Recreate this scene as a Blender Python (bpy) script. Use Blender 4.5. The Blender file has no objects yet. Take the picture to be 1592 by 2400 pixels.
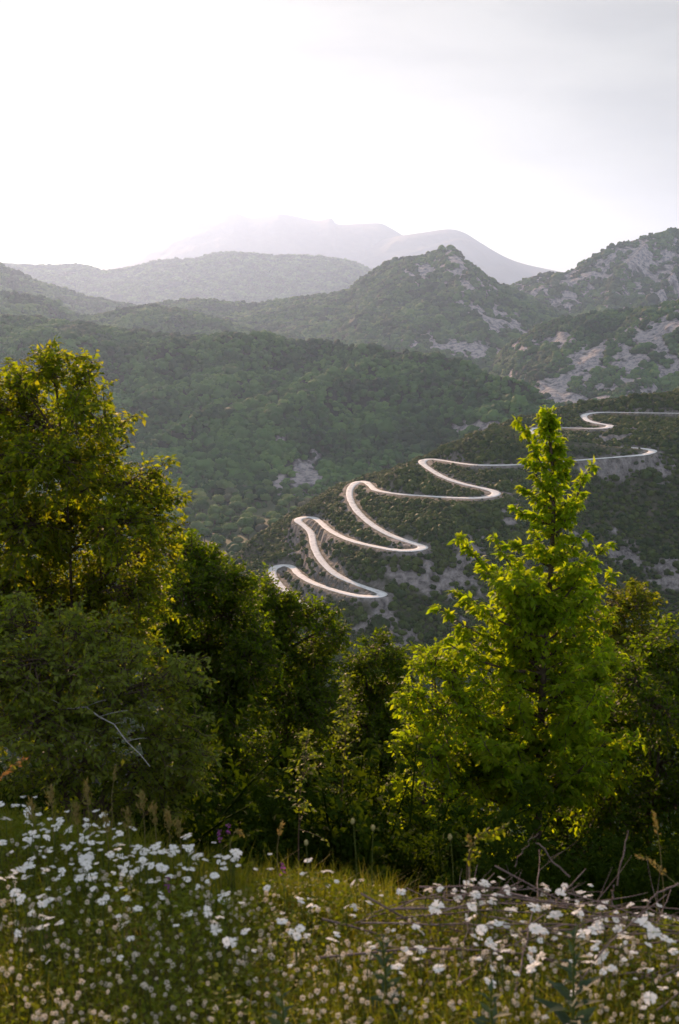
import bpy, math, random
import numpy as np

rng = np.random.default_rng(11)
random.seed(5)
sc = bpy.context.scene
C = sc.collection

# ------------------------------------------------------------------ camera maths
F = 3000.0            # focal length in units of the 1592 x 2400 photograph
W0, H0 = 1592.0, 2400.0
TH = math.radians(9.65)
CT, ST = math.cos(TH), math.sin(TH)


def ray(px, py):
    r = (np.asarray(px, float) - W0 / 2) / F
    u = (H0 / 2 - np.asarray(py, float)) / F
    x = r + 0 * u
    y = CT + u * ST + 0 * r
    z = -ST + u * CT + 0 * r
    return x, y, z


def P(px, py, Y):
    """world point seen at photograph position px, py that lies Y metres ahead"""
    x, y, z = ray(px, py)
    k = np.asarray(Y, float) / y
    return np.stack([x * k, y * k, z * k], -1)


def PZ(px, py, Z):
    x, y, z = ray(px, py)
    k = np.asarray(Z, float) / z
    return np.stack([x * k, y * k, z * k], -1)


def proj(p):
    p = np.asarray(p, float)
    d = p[..., 1] * CT - p[..., 2] * ST
    up = p[..., 1] * ST + p[..., 2] * CT
    return W0 / 2 + F * p[..., 0] / d, H0 / 2 - F * up / d, d


# ------------------------------------------------------------------ noise
def _h(ix, iy, iz, seed):
    n = (ix * 374761393 + iy * 668265263 + iz * 2147483647 + seed * 974634721) & 0xFFFFFFFF
    n = ((n ^ (n >> 13)) * 1274126177) & 0xFFFFFFFF
    n = (n ^ (n >> 16)) & 0xFFFFFFFF
    return n / 4294967295.0


def vnoise(x, y, z=0.0, seed=0):
    x, y, z = np.broadcast_arrays(np.asarray(x, float), np.asarray(y, float), np.asarray(z, float))
    ix, iy, iz = np.floor(x).astype(np.int64), np.floor(y).astype(np.int64), np.floor(z).astype(np.int64)
    fx, fy, fz = x - ix, y - iy, z - iz
    fx, fy, fz = [f * f * f * (f * (f * 6 - 15) + 10) for f in (fx, fy, fz)]
    out = 0
    for dx in (0, 1):
        wx = fx if dx else 1 - fx
        for dy in (0, 1):
            wy = fy if dy else 1 - fy
            for dz in (0, 1):
                wz = fz if dz else 1 - fz
                out = out + wx * wy * wz * _h(ix + dx, iy + dy, iz + dz, seed)
    return out * 2 - 1


def fbm(x, y, z=0.0, oct=4, seed=0, gain=0.5):
    o, a, t = 0, 1.0, 0
    for i in range(oct):
        o = o + a * vnoise(np.asarray(x) * 2 ** i + 17.3 * i, np.asarray(y) * 2 ** i - 9.1 * i, np.asarray(z) * 2 ** i, seed + i)
        t += a
        a *= gain
    return o / t


def sstep(a, b, x):
    t = np.clip((np.asarray(x, float) - a) / (b - a), 0, 1)
    return t * t * (3 - 2 * t)


# ------------------------------------------------------------------ mesh helpers
def mesh_np(name, V, quads=None, tris=None, smooth=False, mats=(), mat_idx=None):
    me = bpy.data.meshes.new(name)
    V = np.asarray(V, np.float32)
    me.vertices.add(len(V))
    me.vertices.foreach_set('co', V.ravel())
    nq = 0 if quads is None else len(quads)
    nt = 0 if tris is None else len(tris)
    loops = []
    if nq:
        loops.append(np.asarray(quads, np.int32).ravel())
    if nt:
        loops.append(np.asarray(tris, np.int32).ravel())
    if loops:
        L = np.concatenate(loops)
        me.loops.add(len(L))
        me.loops.foreach_set('vertex_index', L)
        me.polygons.add(nq + nt)
        starts = np.concatenate([np.arange(nq) * 4, nq * 4 + np.arange(nt) * 3]).astype(np.int32)
        me.polygons.foreach_set('loop_start', starts)
        if mat_idx is not None:
            me.polygons.foreach_set('material_index', np.asarray(mat_idx, np.int32))
        if smooth:
            me.polygons.foreach_set('use_smooth', np.ones(nq + nt, bool))
    for m in mats:
        me.materials.append(m)
    me.update(calc_edges=True)
    return me


def link(name, data, parent=None, loc=None):
    o = bpy.data.objects.new(name, data)
    C.objects.link(o)
    if loc is not None:
        o.location = [float(v) for v in loc]
    if parent is not None:
        o.parent = parent
    return o


def tag(o, label, cat=None, group=None, kind=None):
    o['label'] = label
    if cat:
        o['category'] = cat
    if group:
        o['group'] = group
    if kind:
        o['kind'] = kind
    return o


def set_attr(me, name, arr, typ='FLOAT'):
    a = me.attributes.new(name, typ, 'POINT')
    key = 'vector' if typ == 'FLOAT_VECTOR' else 'value'
    a.data.foreach_set(key, np.asarray(arr, np.int32 if typ == 'INT' else np.float32).ravel())


class Buf:
    """collects vertices and faces of ONE part"""

    def __init__(s):
        s.v, s.q, s.t, s.n = [], [], [], 0

    def add(s, V, q=None, t=None):
        V = np.asarray(V, float).reshape(-1, 3)
        if q is not None and len(q):
            s.q.append(np.asarray(q) + s.n)
        if t is not None and len(t):
            s.t.append(np.asarray(t) + s.n)
        s.v.append(V)
        s.n += len(V)

    def mesh(s, name, mat, smooth=False, origin=None):
        V = np.concatenate(s.v) if s.v else np.zeros((0, 3))
        if origin is not None:
            V = V - np.asarray(origin)
        return mesh_np(name, V, np.concatenate(s.q) if s.q else None, np.concatenate(s.t) if s.t else None, smooth, [mat])


def nrm(v):
    v = np.asarray(v, float)
    return v / np.maximum(np.linalg.norm(v, axis=-1, keepdims=True), 1e-9)


def tubes(buf, Pts, R, sides=4):
    """many tubes at once: Pts (N,K,3), R (N,K)"""
    Pts = np.asarray(Pts, float)
    R = np.asarray(R, float)
    N, K, _ = Pts.shape
    T = np.gradient(Pts, axis=1)
    T = nrm(T)
    ref = np.where(np.abs(T[..., 2:3]) > 0.9, np.array([1.0, 0, 0]), np.array([0, 0, 1.0]))
    A = nrm(np.cross(T, ref))
    B = np.cross(T, A)
    ang = np.arange(sides) / sides * 2 * math.pi
    V = Pts[:, :, None] + R[:, :, None, None] * (np.cos(ang)[:, None] * A[:, :, None] + np.sin(ang)[:, None] * B[:, :, None])
    idx = np.arange(N * K * sides).reshape(N, K, sides)
    a, b = idx[:, :-1], idx[:, 1:]
    q = np.stack([a, np.roll(a, -1, 2), np.roll(b, -1, 2), b], -1).reshape(-1, 4)
    buf.add(V.reshape(-1, 3), q)


def bezier(a, c, b, K):
    t = np.linspace(0, 1, K)[:, None]
    a, c, b = [np.asarray(v, float)[..., None, :] for v in (a, c, b)]
    return (1 - t) ** 2 * a + 2 * (1 - t) * t * c + t ** 2 * b


def catmull(pts, n):
    pts = np.asarray(pts, float)
    p = np.vstack([2 * pts[0] - pts[1], pts, 2 * pts[-1] - pts[-2]])
    out = []
    for i in range(1, len(p) - 2):
        t = np.linspace(0, 1, n, endpoint=False)[:, None]
        out.append(0.5 * (2 * p[i] + (p[i + 1] - p[i - 1]) * t + (2 * p[i - 1] - 5 * p[i] + 4 * p[i + 1] - p[i + 2]) * t ** 2
                          + (3 * p[i] - p[i - 1] - 3 * p[i + 1] + p[i + 2]) * t ** 3))
    out.append(p[-2][None])
    return np.concatenate(out)


# ------------------------------------------------------------------ materials
def new_mat(name):
    m = bpy.data.materials.new(name)
    m.use_nodes = True
    nt = m.node_tree
    nt.nodes.clear()
    out = nt.nodes.new('ShaderNodeOutputMaterial')
    return m, nt, out


def N(nt, typ, **kw):
    n = nt.nodes.new(typ)
    for k, v in kw.items():
        if k.startswith('i_'):
            n.inputs[k[2:].replace('_', ' ')].default_value = v
        else:
            setattr(n, k, v)
    return n


def ramp(nt, fac, stops, interp='LINEAR'):
    r = nt.nodes.new('ShaderNodeValToRGB')
    r.color_ramp.interpolation = interp
    e = r.color_ramp.elements
    while len(e) > 1:
        e.remove(e[-1])
    e[0].position, e[0].color = stops[0][0], (*stops[0][1], 1)
    for p, c in stops[1:]:
        x = e.new(p)
        x.color = (*c, 1)
    if fac is not None:
        nt.links.new(fac, r.inputs['Fac'])
    return r


def leaf_mat(name, cols, trans, tcol_gain=(1.5, 1.5, 0.6), rough=0.6, spec=0.12, rand='island'):
    """thin leaf: reflected and transmitted light, colour varies from leaf to leaf"""
    m, nt, out = new_mat(name)
    if rand == 'island':
        r = N(nt, 'ShaderNodeNewGeometry').outputs['Random Per Island']
    else:
        oi = N(nt, 'ShaderNodeObjectInfo')
        r = oi.outputs['Random']
        if rand == 'place':      # stands of one kind of tree: colour drifts from place to place
            pn = N(nt, 'ShaderNodeTexNoise')
            pn.inputs['Scale'].default_value = 0.012
            pn.inputs['Detail'].default_value = 4
            nt.links.new(oi.outputs['Location'], pn.inputs['Vector'])
            ma = N(nt, 'ShaderNodeMath', operation='MULTIPLY_ADD')
            nt.links.new(r, ma.inputs[0])
            ma.inputs[1].default_value = 0.5
            mb = N(nt, 'ShaderNodeMath', operation='MULTIPLY_ADD')
            nt.links.new(pn.outputs['Fac'], mb.inputs[0])
            mb.inputs[1].default_value = 2.2
            mb.inputs[2].default_value = -0.85
            nt.links.new(mb.outputs[0], ma.inputs[2])
            r = ma.outputs[0]
    n = len(cols)
    cr = ramp(nt, r, [(i / max(1, n - 1), c) for i, c in enumerate(cols)])
    bs = N(nt, 'ShaderNodeBsdfPrincipled', i_Roughness=rough)
    bs.inputs['Specular IOR Level'].default_value = spec
    nt.links.new(cr.outputs[0], bs.inputs['Base Color'])
    tr = N(nt, 'ShaderNodeBsdfTranslucent')
    mu = N(nt, 'ShaderNodeMix', data_type='RGBA', blend_type='MULTIPLY')
    mu.inputs['Factor'].default_value = 1
    nt.links.new(cr.outputs[0], mu.inputs['A'])
    mu.inputs['B'].default_value = (*tcol_gain, 1)
    nt.links.new(mu.outputs['Result'], tr.inputs['Color'])
    mx = N(nt, 'ShaderNodeMixShader')
    mx.inputs[0].default_value = trans
    nt.links.new(bs.outputs[0], mx.inputs[1])
    nt.links.new(tr.outputs[0], mx.inputs[2])
    nt.links.new(mx.outputs[0], out.inputs[0])
    return m


def noise_mat(name, scale, stops, rough=0.9, bump=0.0, bscale=None, detail=6, attr_rock=None, coord='Object', spec=0.2, bdist=1.0):
    """earth, rock and bark: noise-mixed colour; where the attribute 'rock' is high the rock colours show"""
    m, nt, out = new_mat(name)
    tc = N(nt, 'ShaderNodeTexCoord')
    nz = N(nt, 'ShaderNodeTexNoise')
    nz.inputs['Scale'].default_value = scale
    nz.inputs['Detail'].default_value = detail
    nz.inputs['Roughness'].default_value = 0.62
    nt.links.new(tc.outputs[coord], nz.inputs['Vector'])
    cr = ramp(nt, nz.outputs['Fac'], stops)
    col = cr.outputs[0]
    if attr_rock:
        at = N(nt, 'ShaderNodeAttribute', attribute_name='rock')
        n2 = N(nt, 'ShaderNodeTexNoise')
        n2.inputs['Scale'].default_value = attr_rock[0]
        n2.inputs['Detail'].default_value = 8
        n2.inputs['Roughness'].default_value = 0.7
        mp = N(nt, 'ShaderNodeMapping')
        mp.inputs['Scale'].default_value = (1, 1, 0.6)
        nt.links.new(tc.outputs[coord], mp.inputs[0])
        nt.links.new(mp.outputs[0], n2.inputs['Vector'])
        r2 = ramp(nt, n2.outputs['Fac'], attr_rock[1])
        mx = N(nt, 'ShaderNodeMix', data_type='RGBA')
        nt.links.new(at.outputs['Fac'], mx.inputs['Factor'])
        nt.links.new(col, mx.inputs['A'])
        nt.links.new(r2.outputs[0], mx.inputs['B'])
        col = mx.outputs['Result']
    bs = N(nt, 'ShaderNodeBsdfPrincipled', i_Roughness=rough)
    bs.inputs['Specular IOR Level'].default_value = spec
    nt.links.new(col, bs.inputs['Base Color'])
    if bump:
        nb = N(nt, 'ShaderNodeTexNoise')
        nb.inputs['Scale'].default_value = bscale or scale * 3
        nb.inputs['Detail'].default_value = 8
        nt.links.new(tc.outputs[coord], nb.inputs['Vector'])
        b = N(nt, 'ShaderNodeBump', i_Strength=bump, i_Distance=bdist)
        nt.links.new(nb.outputs['Fac'], b.inputs['Height'])
        nt.links.new(b.outputs[0], bs.inputs['Normal'])
    nt.links.new(bs.outputs[0], out.inputs[0])
    return m


SOIL = [(0.3, (0.016, 0.026, 0.012)), (0.7, (0.030, 0.040, 0.020))]
ROCK = [(0.34, (0.05, 0.05, 0.055)), (0.44, (0.17, 0.16, 0.17)), (0.54, (0.33, 0.305, 0.31)), (0.64, (0.38, 0.34, 0.33)), (0.75, (0.30, 0.21, 0.165))]
ROCKG = [(0.3, (0.15, 0.14, 0.14)), (0.5, (0.31, 0.29, 0.28)), (0.75, (0.42, 0.40, 0.38))]
M_hill = noise_mat('forest_soil', 0.02, SOIL, bump=1.0, bscale=0.16, attr_rock=(0.09, ROCK), bdist=5)
M_far = noise_mat('far_slope', 0.01, [(0.35, (0.018, 0.028, 0.016)), (0.65, (0.034, 0.044, 0.026))], bump=0.6, bscale=0.03, bdist=12)
M_ridge = noise_mat('ridge_soil', 0.09, [(0.3, (0.03, 0.04, 0.018)), (0.55, (0.06, 0.065, 0.035)), (0.72, (0.14, 0.12, 0.10))], bump=1.0, bscale=0.5,
                    attr_rock=(0.22, [(0.34, (0.05, 0.045, 0.045)), (0.46, (0.17, 0.155, 0.15)), (0.6, (0.29, 0.265, 0.26)), (0.75, (0.26, 0.18, 0.13))]), bdist=2)
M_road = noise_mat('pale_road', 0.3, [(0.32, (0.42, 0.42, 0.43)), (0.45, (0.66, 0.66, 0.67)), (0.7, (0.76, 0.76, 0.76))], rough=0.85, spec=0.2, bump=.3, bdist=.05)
M_valley = noise_mat('valley_soil', 0.02, [(0.3, (0.04, 0.06, 0.025)), (0.7, (0.08, 0.10, 0.045))])

# ------------------------------------------------------------------ canopy prototypes for the far woods
PROTO = bpy.data.collections.new('canopy_shapes')


def ico(sub):
    import bmesh
    bm = bmesh.new()
    bmesh.ops.create_icosphere(bm, subdivisions=sub, radius=1)
    V = np.array([v.co[:] for v in bm.verts])
    T = np.array([[v.index for v in f.verts] for f in bm.faces])
    bm.free()
    return V, T


ICO2, ICO3 = ico(3), ico(4)


def crown_shape(seed, big=ICO2, rough=0.45, flat=0.8):
    V, T = big
    n = fbm(V[:, 0] * 1.6 + seed * 7, V[:, 1] * 1.6, V[:, 2] * 1.6, 2, seed)
    n2 = fbm(V[:, 0] * 5 + seed * 3, V[:, 1] * 5, V[:, 2] * 5, 2, seed + 50)
    r = 1 + rough * n + rough * 0.75 * n2
    X = V * r[:, None]
    X[:, 2] *= flat
    X[:, 2] = np.where(X[:, 2] < -0.35, -0.35 + (X[:, 2] + 0.35) * 0.3, X[:, 2])
    return X, T


GREEN_FAR = [(0.018, 0.044, 0.018), (0.028, 0.064, 0.022), (0.044, 0.100, 0.026), (0.070, 0.145, 0.036), (0.105, 0.190, 0.048)]
M_canopy = leaf_mat('canopy_leaf', GREEN_FAR, 0.15, rand='place', rough=0.8, spec=0.1)
for i in range(5):
    X, T = crown_shape(i + 1)
    me = mesh_np('canopy_crown', X, None, T, False, [M_canopy])
    PROTO.objects.link(bpy.data.objects.new('canopy_crown', me))


def forest_group():
    g = bpy.data.node_groups.new('wood_scatter', 'GeometryNodeTree')
    g.interface.new_socket('Geometry', in_out='INPUT', socket_type='NodeSocketGeometry')
    g.interface.new_socket('Geometry', in_out='OUTPUT', socket_type='NodeSocketGeometry')
    gi, go = g.nodes.new('NodeGroupInput'), g.nodes.new('NodeGroupOutput')
    ci = g.nodes.new('GeometryNodeCollectionInfo')
    ci.inputs['Collection'].default_value = PROTO
    ci.inputs['Separate Children'].default_value = True
    ci.inputs['Reset Children'].default_value = True
    ip = g.nodes.new('GeometryNodeInstanceOnPoints')
    ip.inputs['Pick Instance'].default_value = True
    for nm, typ, sock in (('idx', 'INT', 'Instance Index'), ('rot', 'FLOAT_VECTOR', 'Rotation'), ('scl', 'FLOAT_VECTOR', 'Scale')):
        a = g.nodes.new('GeometryNodeInputNamedAttribute')
        a.data_type = typ
        a.inputs['Name'].default_value = nm
        g.links.new(a.outputs['Attribute'], ip.inputs[sock])
    g.links.new(gi.outputs[0], ip.inputs['Points'])
    g.links.new(ci.outputs[0], ip.inputs['Instance'])
    g.links.new(ip.outputs[0], go.inputs[0])
    return g


G_FOREST = forest_group()


def forest(name, pts, size, label, cat='wood', group=None):
    me = mesh_np(name, pts)
    n = len(pts)
    set_attr(me, 'idx', rng.integers(0, 5, n), 'INT')
    rot = np.zeros((n, 3))
    rot[:, 2] = rng.uniform(0, 6.28, n)
    rot[:, :2] = rng.normal(0, 0.12, (n, 2))
    set_attr(me, 'rot', rot, 'FLOAT_VECTOR')
    s = np.asarray(size)[:, None] * rng.uniform(0.8, 1.2, (n, 3)) * [1, 1, 1.15]
    set_attr(me, 'scl', s, 'FLOAT_VECTOR')
    o = link(name, me)
    md = o.modifiers.new('scatter', 'NODES')
    md.node_group = G_FOREST
    tag(o, label, cat, group, 'stuff')
    return o


# ------------------------------------------------------------------ hills
VALLEY_Z = -235.0


def make_hill(name, crest, Yc, depth, label, ns, nt, seed, spur=0.10, spur_len=260, mat=M_hill, prof=1.15, rocks=(), back=0.6, shear=0.6,
              floor=VALLEY_Z, crest_noise=0.006):
    """a ridge: crest traced as a line of points at its own distance, a front face that falls to the valley and a back face"""
    crest = np.array(crest, float)
    px = np.linspace(crest[0, 0], crest[-1, 0], ns)
    # smooth interpolation of the crest line
    dense = catmull(crest, 12)
    py = np.interp(px, dense[:, 0], dense[:, 1])
    Y = np.interp(px, np.linspace(px[0], px[-1], len(Yc)), Yc) if np.ndim(Yc) else np.full(ns, float(Yc))
    Y = Y * (1 + crest_noise * fbm(px / 90.0, seed * 3.1, 0, 3, seed))
    top = P(px, py, Y)
    D = np.interp(px, np.linspace(px[0], px[-1], len(depth)), depth) if np.ndim(depth) else np.full(ns, float(depth))
    nb = max(6, nt // 5)
    tf = np.linspace(0, 1, nt)
    rows = []
    s_m = np.concatenate([[0], np.cumsum(np.linalg.norm(np.diff(top, axis=0), axis=1))])
    tt = np.concatenate([-np.linspace(1, 0, nb, endpoint=False), tf])
    H = top[:, 2] - floor
    for t in tt:
        if t >= 0:
            p = 1 - (1 - t) ** prof if prof < 1 else t ** prof
            y = top[:, 1] - D * t
            x = top[:, 0] * (1 - 0.0 * t)
            z = top[:, 2] - H * p
            k = np.minimum(1, t * 5) * np.minimum(1, (1 - t) * 3 + 0.04)
        else:
            y = top[:, 1] - D * back * t
            x = top[:, 0]
            z = top[:, 2] - H * (-t) ** 1.2
            k = np.minimum(1, -t * 4)
        n1 = fbm((s_m + shear * t * D) / spur_len, t * 1.3 + seed, 0, 3, seed)
        rg = 0.42 - np.abs(n1) * 1.9
        n2 = fbm(x / 70.0, y / 70.0, 0, 3, seed + 9)
        z = z + k * H * spur * (rg * 1.5 + 0.35 * n2) * (1 if t > 0 else 0.5)
        rows.append(np.stack([x, y, z], -1))
    G = np.stack(rows)                     # (rows, ns, 3)
    R_, S_ = G.shape[:2]
    idx = np.arange(R_ * S_).reshape(R_, S_)
    q = np.stack([idx[:-1, :-1], idx[1:, :-1], idx[1:, 1:], idx[:-1, 1:]], -1).reshape(-1, 4)
    V = G.reshape(-1, 3)
    rock = np.zeros(len(V))
    if rocks:
        qx, qy, _ = proj(V)
        nz = fbm(V[:, 0] / 26, V[:, 1] / 60, V[:, 2] / 22, 4, seed + 33)
        nz2 = fbm(V[:, 0] / 9, V[:, 1] / 25, V[:, 2] / 9, 2, seed + 34)
        for cx, cy, rx, ry, rot_, a in rocks:
            c_, s_ = math.cos(math.radians(rot_)), math.sin(math.radians(rot_))
            dx, dy = qx - cx, qy - cy
            u, v = (dx * c_ + dy * s_) / rx, (-dx * s_ + dy * c_) / ry
            d = np.sqrt(u * u + v * v)
            rock = np.maximum(rock, sstep(0.0, 0.28, a * (1.0 - d) + 1.6 * nz + 0.9 * nz2 + 0.13))
        front = np.repeat(tt > 0.0, S_)
        rock *= front
        # bare rock stands out of the slope in ledges
        V = V.copy()
        V[:, 1] -= rock * (3 + 6 * np.abs(nz2) + 5 * (nz + 0.5))
    me = mesh_np(name, V, q, None, True, [mat])
    set_attr(me, 'rock', rock)
    o = link(name, me)
    tag(o, label, 'hill', None, 'structure')
    return o, V, q, rock


def scatter_on(V, q, rock, spacing, r, jitter_up=0.25, pxlim=(-260, 1850), size_noise=60.0, thin=0.0, seed=0, pymax=2400):
    """points spread over the camera-facing faces of a hill"""
    a, b, c, d = [V[q[:, i]] for i in range(4)]
    nv = np.cross(c - a, d - b)
    area = 0.5 * np.linalg.norm(nv, axis=1)
    nv = nrm(nv)
    nv = np.where(nv[:, 2:3] < 0, -nv, nv)
    cen = (a + b + c + d) / 4
    qx, qy, _ = proj(cen)
    facing = (nv * nrm(-cen)).sum(1) > -0.06
    ok = facing & (qx > pxlim[0]) & (qx < pxlim[1]) & (qy < pymax)
    lam = area / spacing ** 2 * ok
    cnt = rng.poisson(lam)
    fi = np.repeat(np.arange(len(q)), cnt)
    u, v = rng.uniform(0, 1, (2, len(fi), 1))
    p = a[fi] * (1 - u) * (1 - v) + b[fi] * u * (1 - v) + c[fi] * u * v + d[fi] * (1 - u) * v
    rk = rock[q[fi]].mean(1)
    keep = rng.uniform(0, 1, len(fi)) > rk * 1.35
    p = p[keep]
    n = fbm(p[:, 0] / size_noise, p[:, 1] / size_noise, p[:, 2] / size_noise, 2, 77 + seed)
    if thin:
        k2 = rng.uniform(0, 1, len(p)) > thin * sstep(-0.1, 0.5, n)
        p, n = p[k2], n[k2]
    s = r * rng.lognormal(0, 0.28, len(p)) * (1 + 0.35 * n)
    p = p.copy()
    p[:, 2] += s * jitter_up
    return p, s


# the great hill on the far side of the valley
CREST_F = [(-420, 735), (-200, 748), (0, 742), (140, 756), (285, 776), (390, 784), (470, 790), (550, 784), (680, 797), (800, 810), (971, 830),
           (1078, 845), (1144, 876), (1215, 893), (1251, 915), (1302, 953), (1380, 1010), (1500, 1100)]
hF, V, q, rk = make_hill('hill', CREST_F, [2600, 2500, 2400, 2300, 2250, 2150, 2000, 1800, 1600], [1050, 1000, 950, 850, 700, 500, 350, 250],
                         'broad rounded green hill on the far side of the valley', 330, 150, 3, spur=0.32, spur_len=300, prof=1.0,
                         rocks=[(715, 1118, 34, 42, 20, 1.2), (655, 1130, 20, 22, 0, 1.2), (655, 1030, 10, 12, 0, 1.0), (1130, 1000, 40, 14, 0, .55)])
pF, sF = scatter_on(V, q, rk, 6.4, 4.7, seed=1)
forest('forest', pF, sF, 'dense green canopy covering the broad rounded hill beyond the road ridge')

CREST_G = [(-400, 640), (-200, 668), (-60, 682), (40, 690), (120, 705), (175, 738), (219, 742), (286, 728), (352, 715), (398, 725), (459, 736), (530, 756), (597, 782), (680, 815), (760, 850)]
hG, V, q, rk = make_hill('hill', CREST_G, 3500, 900, 'low wooded hill behind the left part of the broad hill', 140, 50, 5, spur=0.10, spur_len=260)
pG, sG = scatter_on(V, q, rk, 7.0, 5.4, seed=2, pymax=830)
forest('forest', pG, sG, 'canopy on the low hill just behind the broad hill at the left')

CREST_H = [(120, 760), (250, 738), (330, 722), (388, 713), (449, 705), (490, 705), (561, 713), (612, 712), (714, 697), (800, 687), (843, 659), (894, 626), (945, 608), (996, 600),
           (1022, 588), (1052, 584), (1073, 593), (1098, 618), (1149, 657), (1190, 677), (1251, 705), (1290, 745), (1330, 800), (1400, 900)]
hH, V, q, rk = make_hill('hill', CREST_H, [4900, 4800, 4650, 4500, 4400, 4350, 4300], 1500, 'pointed hill with a small rocky summit in the middle of the view', 260, 90, 8,
                         spur=0.11, spur_len=480, prof=0.9,
                         rocks=[(1055, 605, 45, 16, 12, .75), (1035, 640, 60, 20, 10, .45), (1090, 815, 95, 14, 8, .8), (1190, 760, 80, 22, 25, .7), (1010, 805, 60, 12, 5, .6),
                                (1140, 670, 40, 10, 20, .5)])
pH, sH = scatter_on(V, q, rk, 8.5, 6.6, seed=3, pymax=960, thin=.35)
forest('forest', pH, sH, 'scrubby canopy on the pointed hill with the rocky summit')

CREST_I = [(1110, 930), (1170, 856), (1200, 808), (1251, 776), (1302, 751), (1404, 735), (1532, 720), (1592, 707), (1700, 690), (1900, 670), (2150, 650)]
hI, V, q, rk = make_hill('hill', CREST_I, [3000, 2850, 2750, 2650, 2600], 800, 'rugged hill with bands of bare grey cliff at the right', 210, 150, 12,
                         spur=0.13, spur_len=160, prof=1.1,
                         rocks=[(1290, 800, 110, 13, -6, .9), (1390, 850, 62, 34, -30, .85), (1290, 905, 85, 28, 4, 1.0), (1330, 930, 60, 25, 20, .8), (1545, 765, 50, 22, -35, .6),
                                (1570, 870, 50, 25, -30, .8), (1500, 850, 50, 18, -40, .5), (1420, 935, 12, 22, 20, .9), (1450, 800, 60, 14, -12, .4)])
pI, sI = scatter_on(V, q, rk, 5.6, 4.4, seed=4, pymax=1060, thin=.25)
forest('forest', pI, sI, 'dark scrub between the grey cliff bands of the rugged right-hand hill')

CREST_J = [(1090, 730), (1140, 700), (1190, 675), (1251, 647), (1328, 639), (1368, 613), (1430, 580), (1542, 549), (1592, 543), (1700, 535), (1900, 560), (2150, 600)]
hJ, V, q, rk = make_hill('mountain', CREST_J, 4800, 1300, 'high mountain with pale cliff walls at the right edge', 170, 90, 15, spur=0.10, spur_len=220, prof=1.0,
                         rocks=[(1500, 610, 45, 50, 20, .9), (1560, 640, 50, 60, 0, .8), (1400, 640, 60, 25, -30, .45), (1300, 690, 90, 30, 0, .4), (1590, 690, 60, 25, 0, .7)])
pJ, sJ = scatter_on(V, q, rk, 9.5, 7.0, seed=5, pymax=760, thin=.3)
forest('forest', pJ, sJ, 'sparse scrub on the high mountain with pale cliff walls')

CREST_K0 = [(-500, 560), (-250, 585), (-100, 605), (0, 622), (60, 650), (130, 676), (230, 703), (320, 722), (420, 760)]
hK0, V, q, rk = make_hill('hill', CREST_K0, 5200, 1100, 'hill flank sloping down from the left edge under the low sun', 120, 50, 18, spur=0.09, spur_len=260)
pK, sK = scatter_on(V, q, rk, 10, 7.4, seed=6, pymax=760)
forest('forest', pK, sK, 'canopy on the hill flank that slopes down from the left edge')

CREST_K = [(-500, 600), (-200, 610), (0, 618), (100, 623), (194, 621), (250, 634), (316, 626), (367, 612), (459, 606), (510, 594), (587, 594), (633, 600), (714, 599), (800, 608),
           (833, 616), (873, 636), (930, 670), (1000, 700)]
hK, V, q, rk = make_hill('hill', CREST_K, 9600, 1900, 'hazy blue ridge spanning the left half of the view', 260, 60, 21, spur=0.07, spur_len=700, mat=M_far)
pK2, sK2 = scatter_on(V, q, rk, 13, 7.5, seed=7, pymax=760)
forest('forest', pK2, sK2, 'hazy woodland on the long blue ridge at the left')
CREST_L = [(640, 660), (720, 632), (792, 602), (858, 574), (920, 556), (996, 544), (1052, 537), (1088, 545), (1124, 567), (1180, 600), (1231, 619), (1312, 637), (1400, 660), (1600, 700)]
make_hill('mountain', CREST_L, 17500, 3400, 'hazy rounded mountain behind the pointed hill', 220, 50, 24, spur=0.06, spur_len=1300, mat=M_far)
CREST_M = [(100, 690), (180, 660), (250, 625), (306, 598), (378, 555), (449, 526), (500, 514), (549, 500), (587, 510), (625, 506), (663, 501), (740, 516), (776, 511), (792, 525), (843, 524), (889, 523),
           (914, 533), (960, 560), (1040, 600), (1150, 650)]
make_hill('mountain', CREST_M, 18500, 3600, 'faint far mountain almost lost in bright haze', 220, 40, 27, spur=0.05, spur_len=2600, mat=M_far)

# the ground sheet under everything
me = mesh_np('valley_ground', [(-40000, 250, VALLEY_Z), (40000, 250, VALLEY_Z), (40000, 40000, VALLEY_Z), (-40000, 40000, VALLEY_Z)], [(0, 1, 2, 3)], None, False, [M_valley])
tag(link('valley_ground', me), 'flat valley floor between the hills', 'ground', None, 'structure')

# ------------------------------------------------------------------ the ridge with the winding road
def R3(pts):      # positions read off an enlarged cut of the photograph
    return [(600 + x * 0.6327, 900 + y * 0.6327) for x, y in pts]


ROAD = R3([(1700, 112), (1568, 108), (1400, 106), (1300, 104), (1245, 107), (1214, 117), (1232, 136), (1275, 147), (1318, 154), (1285, 164), (1200, 163), (1100, 161), (1030, 163),
           (1012, 172), (1060, 198), (1130, 211), (1210, 221), (1330, 234), (1420, 237), (1474, 246), (1440, 261), (1350, 269), (1200, 281), (1050, 292), (950, 299), (810, 299),
           (700, 284), (650, 277), (622, 281), (620, 297), (690, 342), (770, 370), (840, 385), (893, 402), (870, 417), (805, 422), (720, 420), (640, 415), (540, 408), (450, 394), (425, 376), (405, 362), (380, 361),
           (352, 382), (348, 420), (375, 470), (430, 520), (500, 560), (580, 588), (628, 604), (590, 616), (530, 616), (440, 601), (350, 578), (280, 545), (235, 508), (210, 493),
           (175, 493), (153, 505), (175, 522), (205, 552), (215, 600), (240, 650), (290, 700), (360, 736), (440, 764), (480, 778), (440, 789), (370, 783), (290, 763), (210, 735),
           (160, 705), (138, 680), (110, 669), (78, 674), (59, 692), (76, 730), (130, 785), (190, 825), (235, 852)])
road_px = catmull(ROAD, 10)
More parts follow.
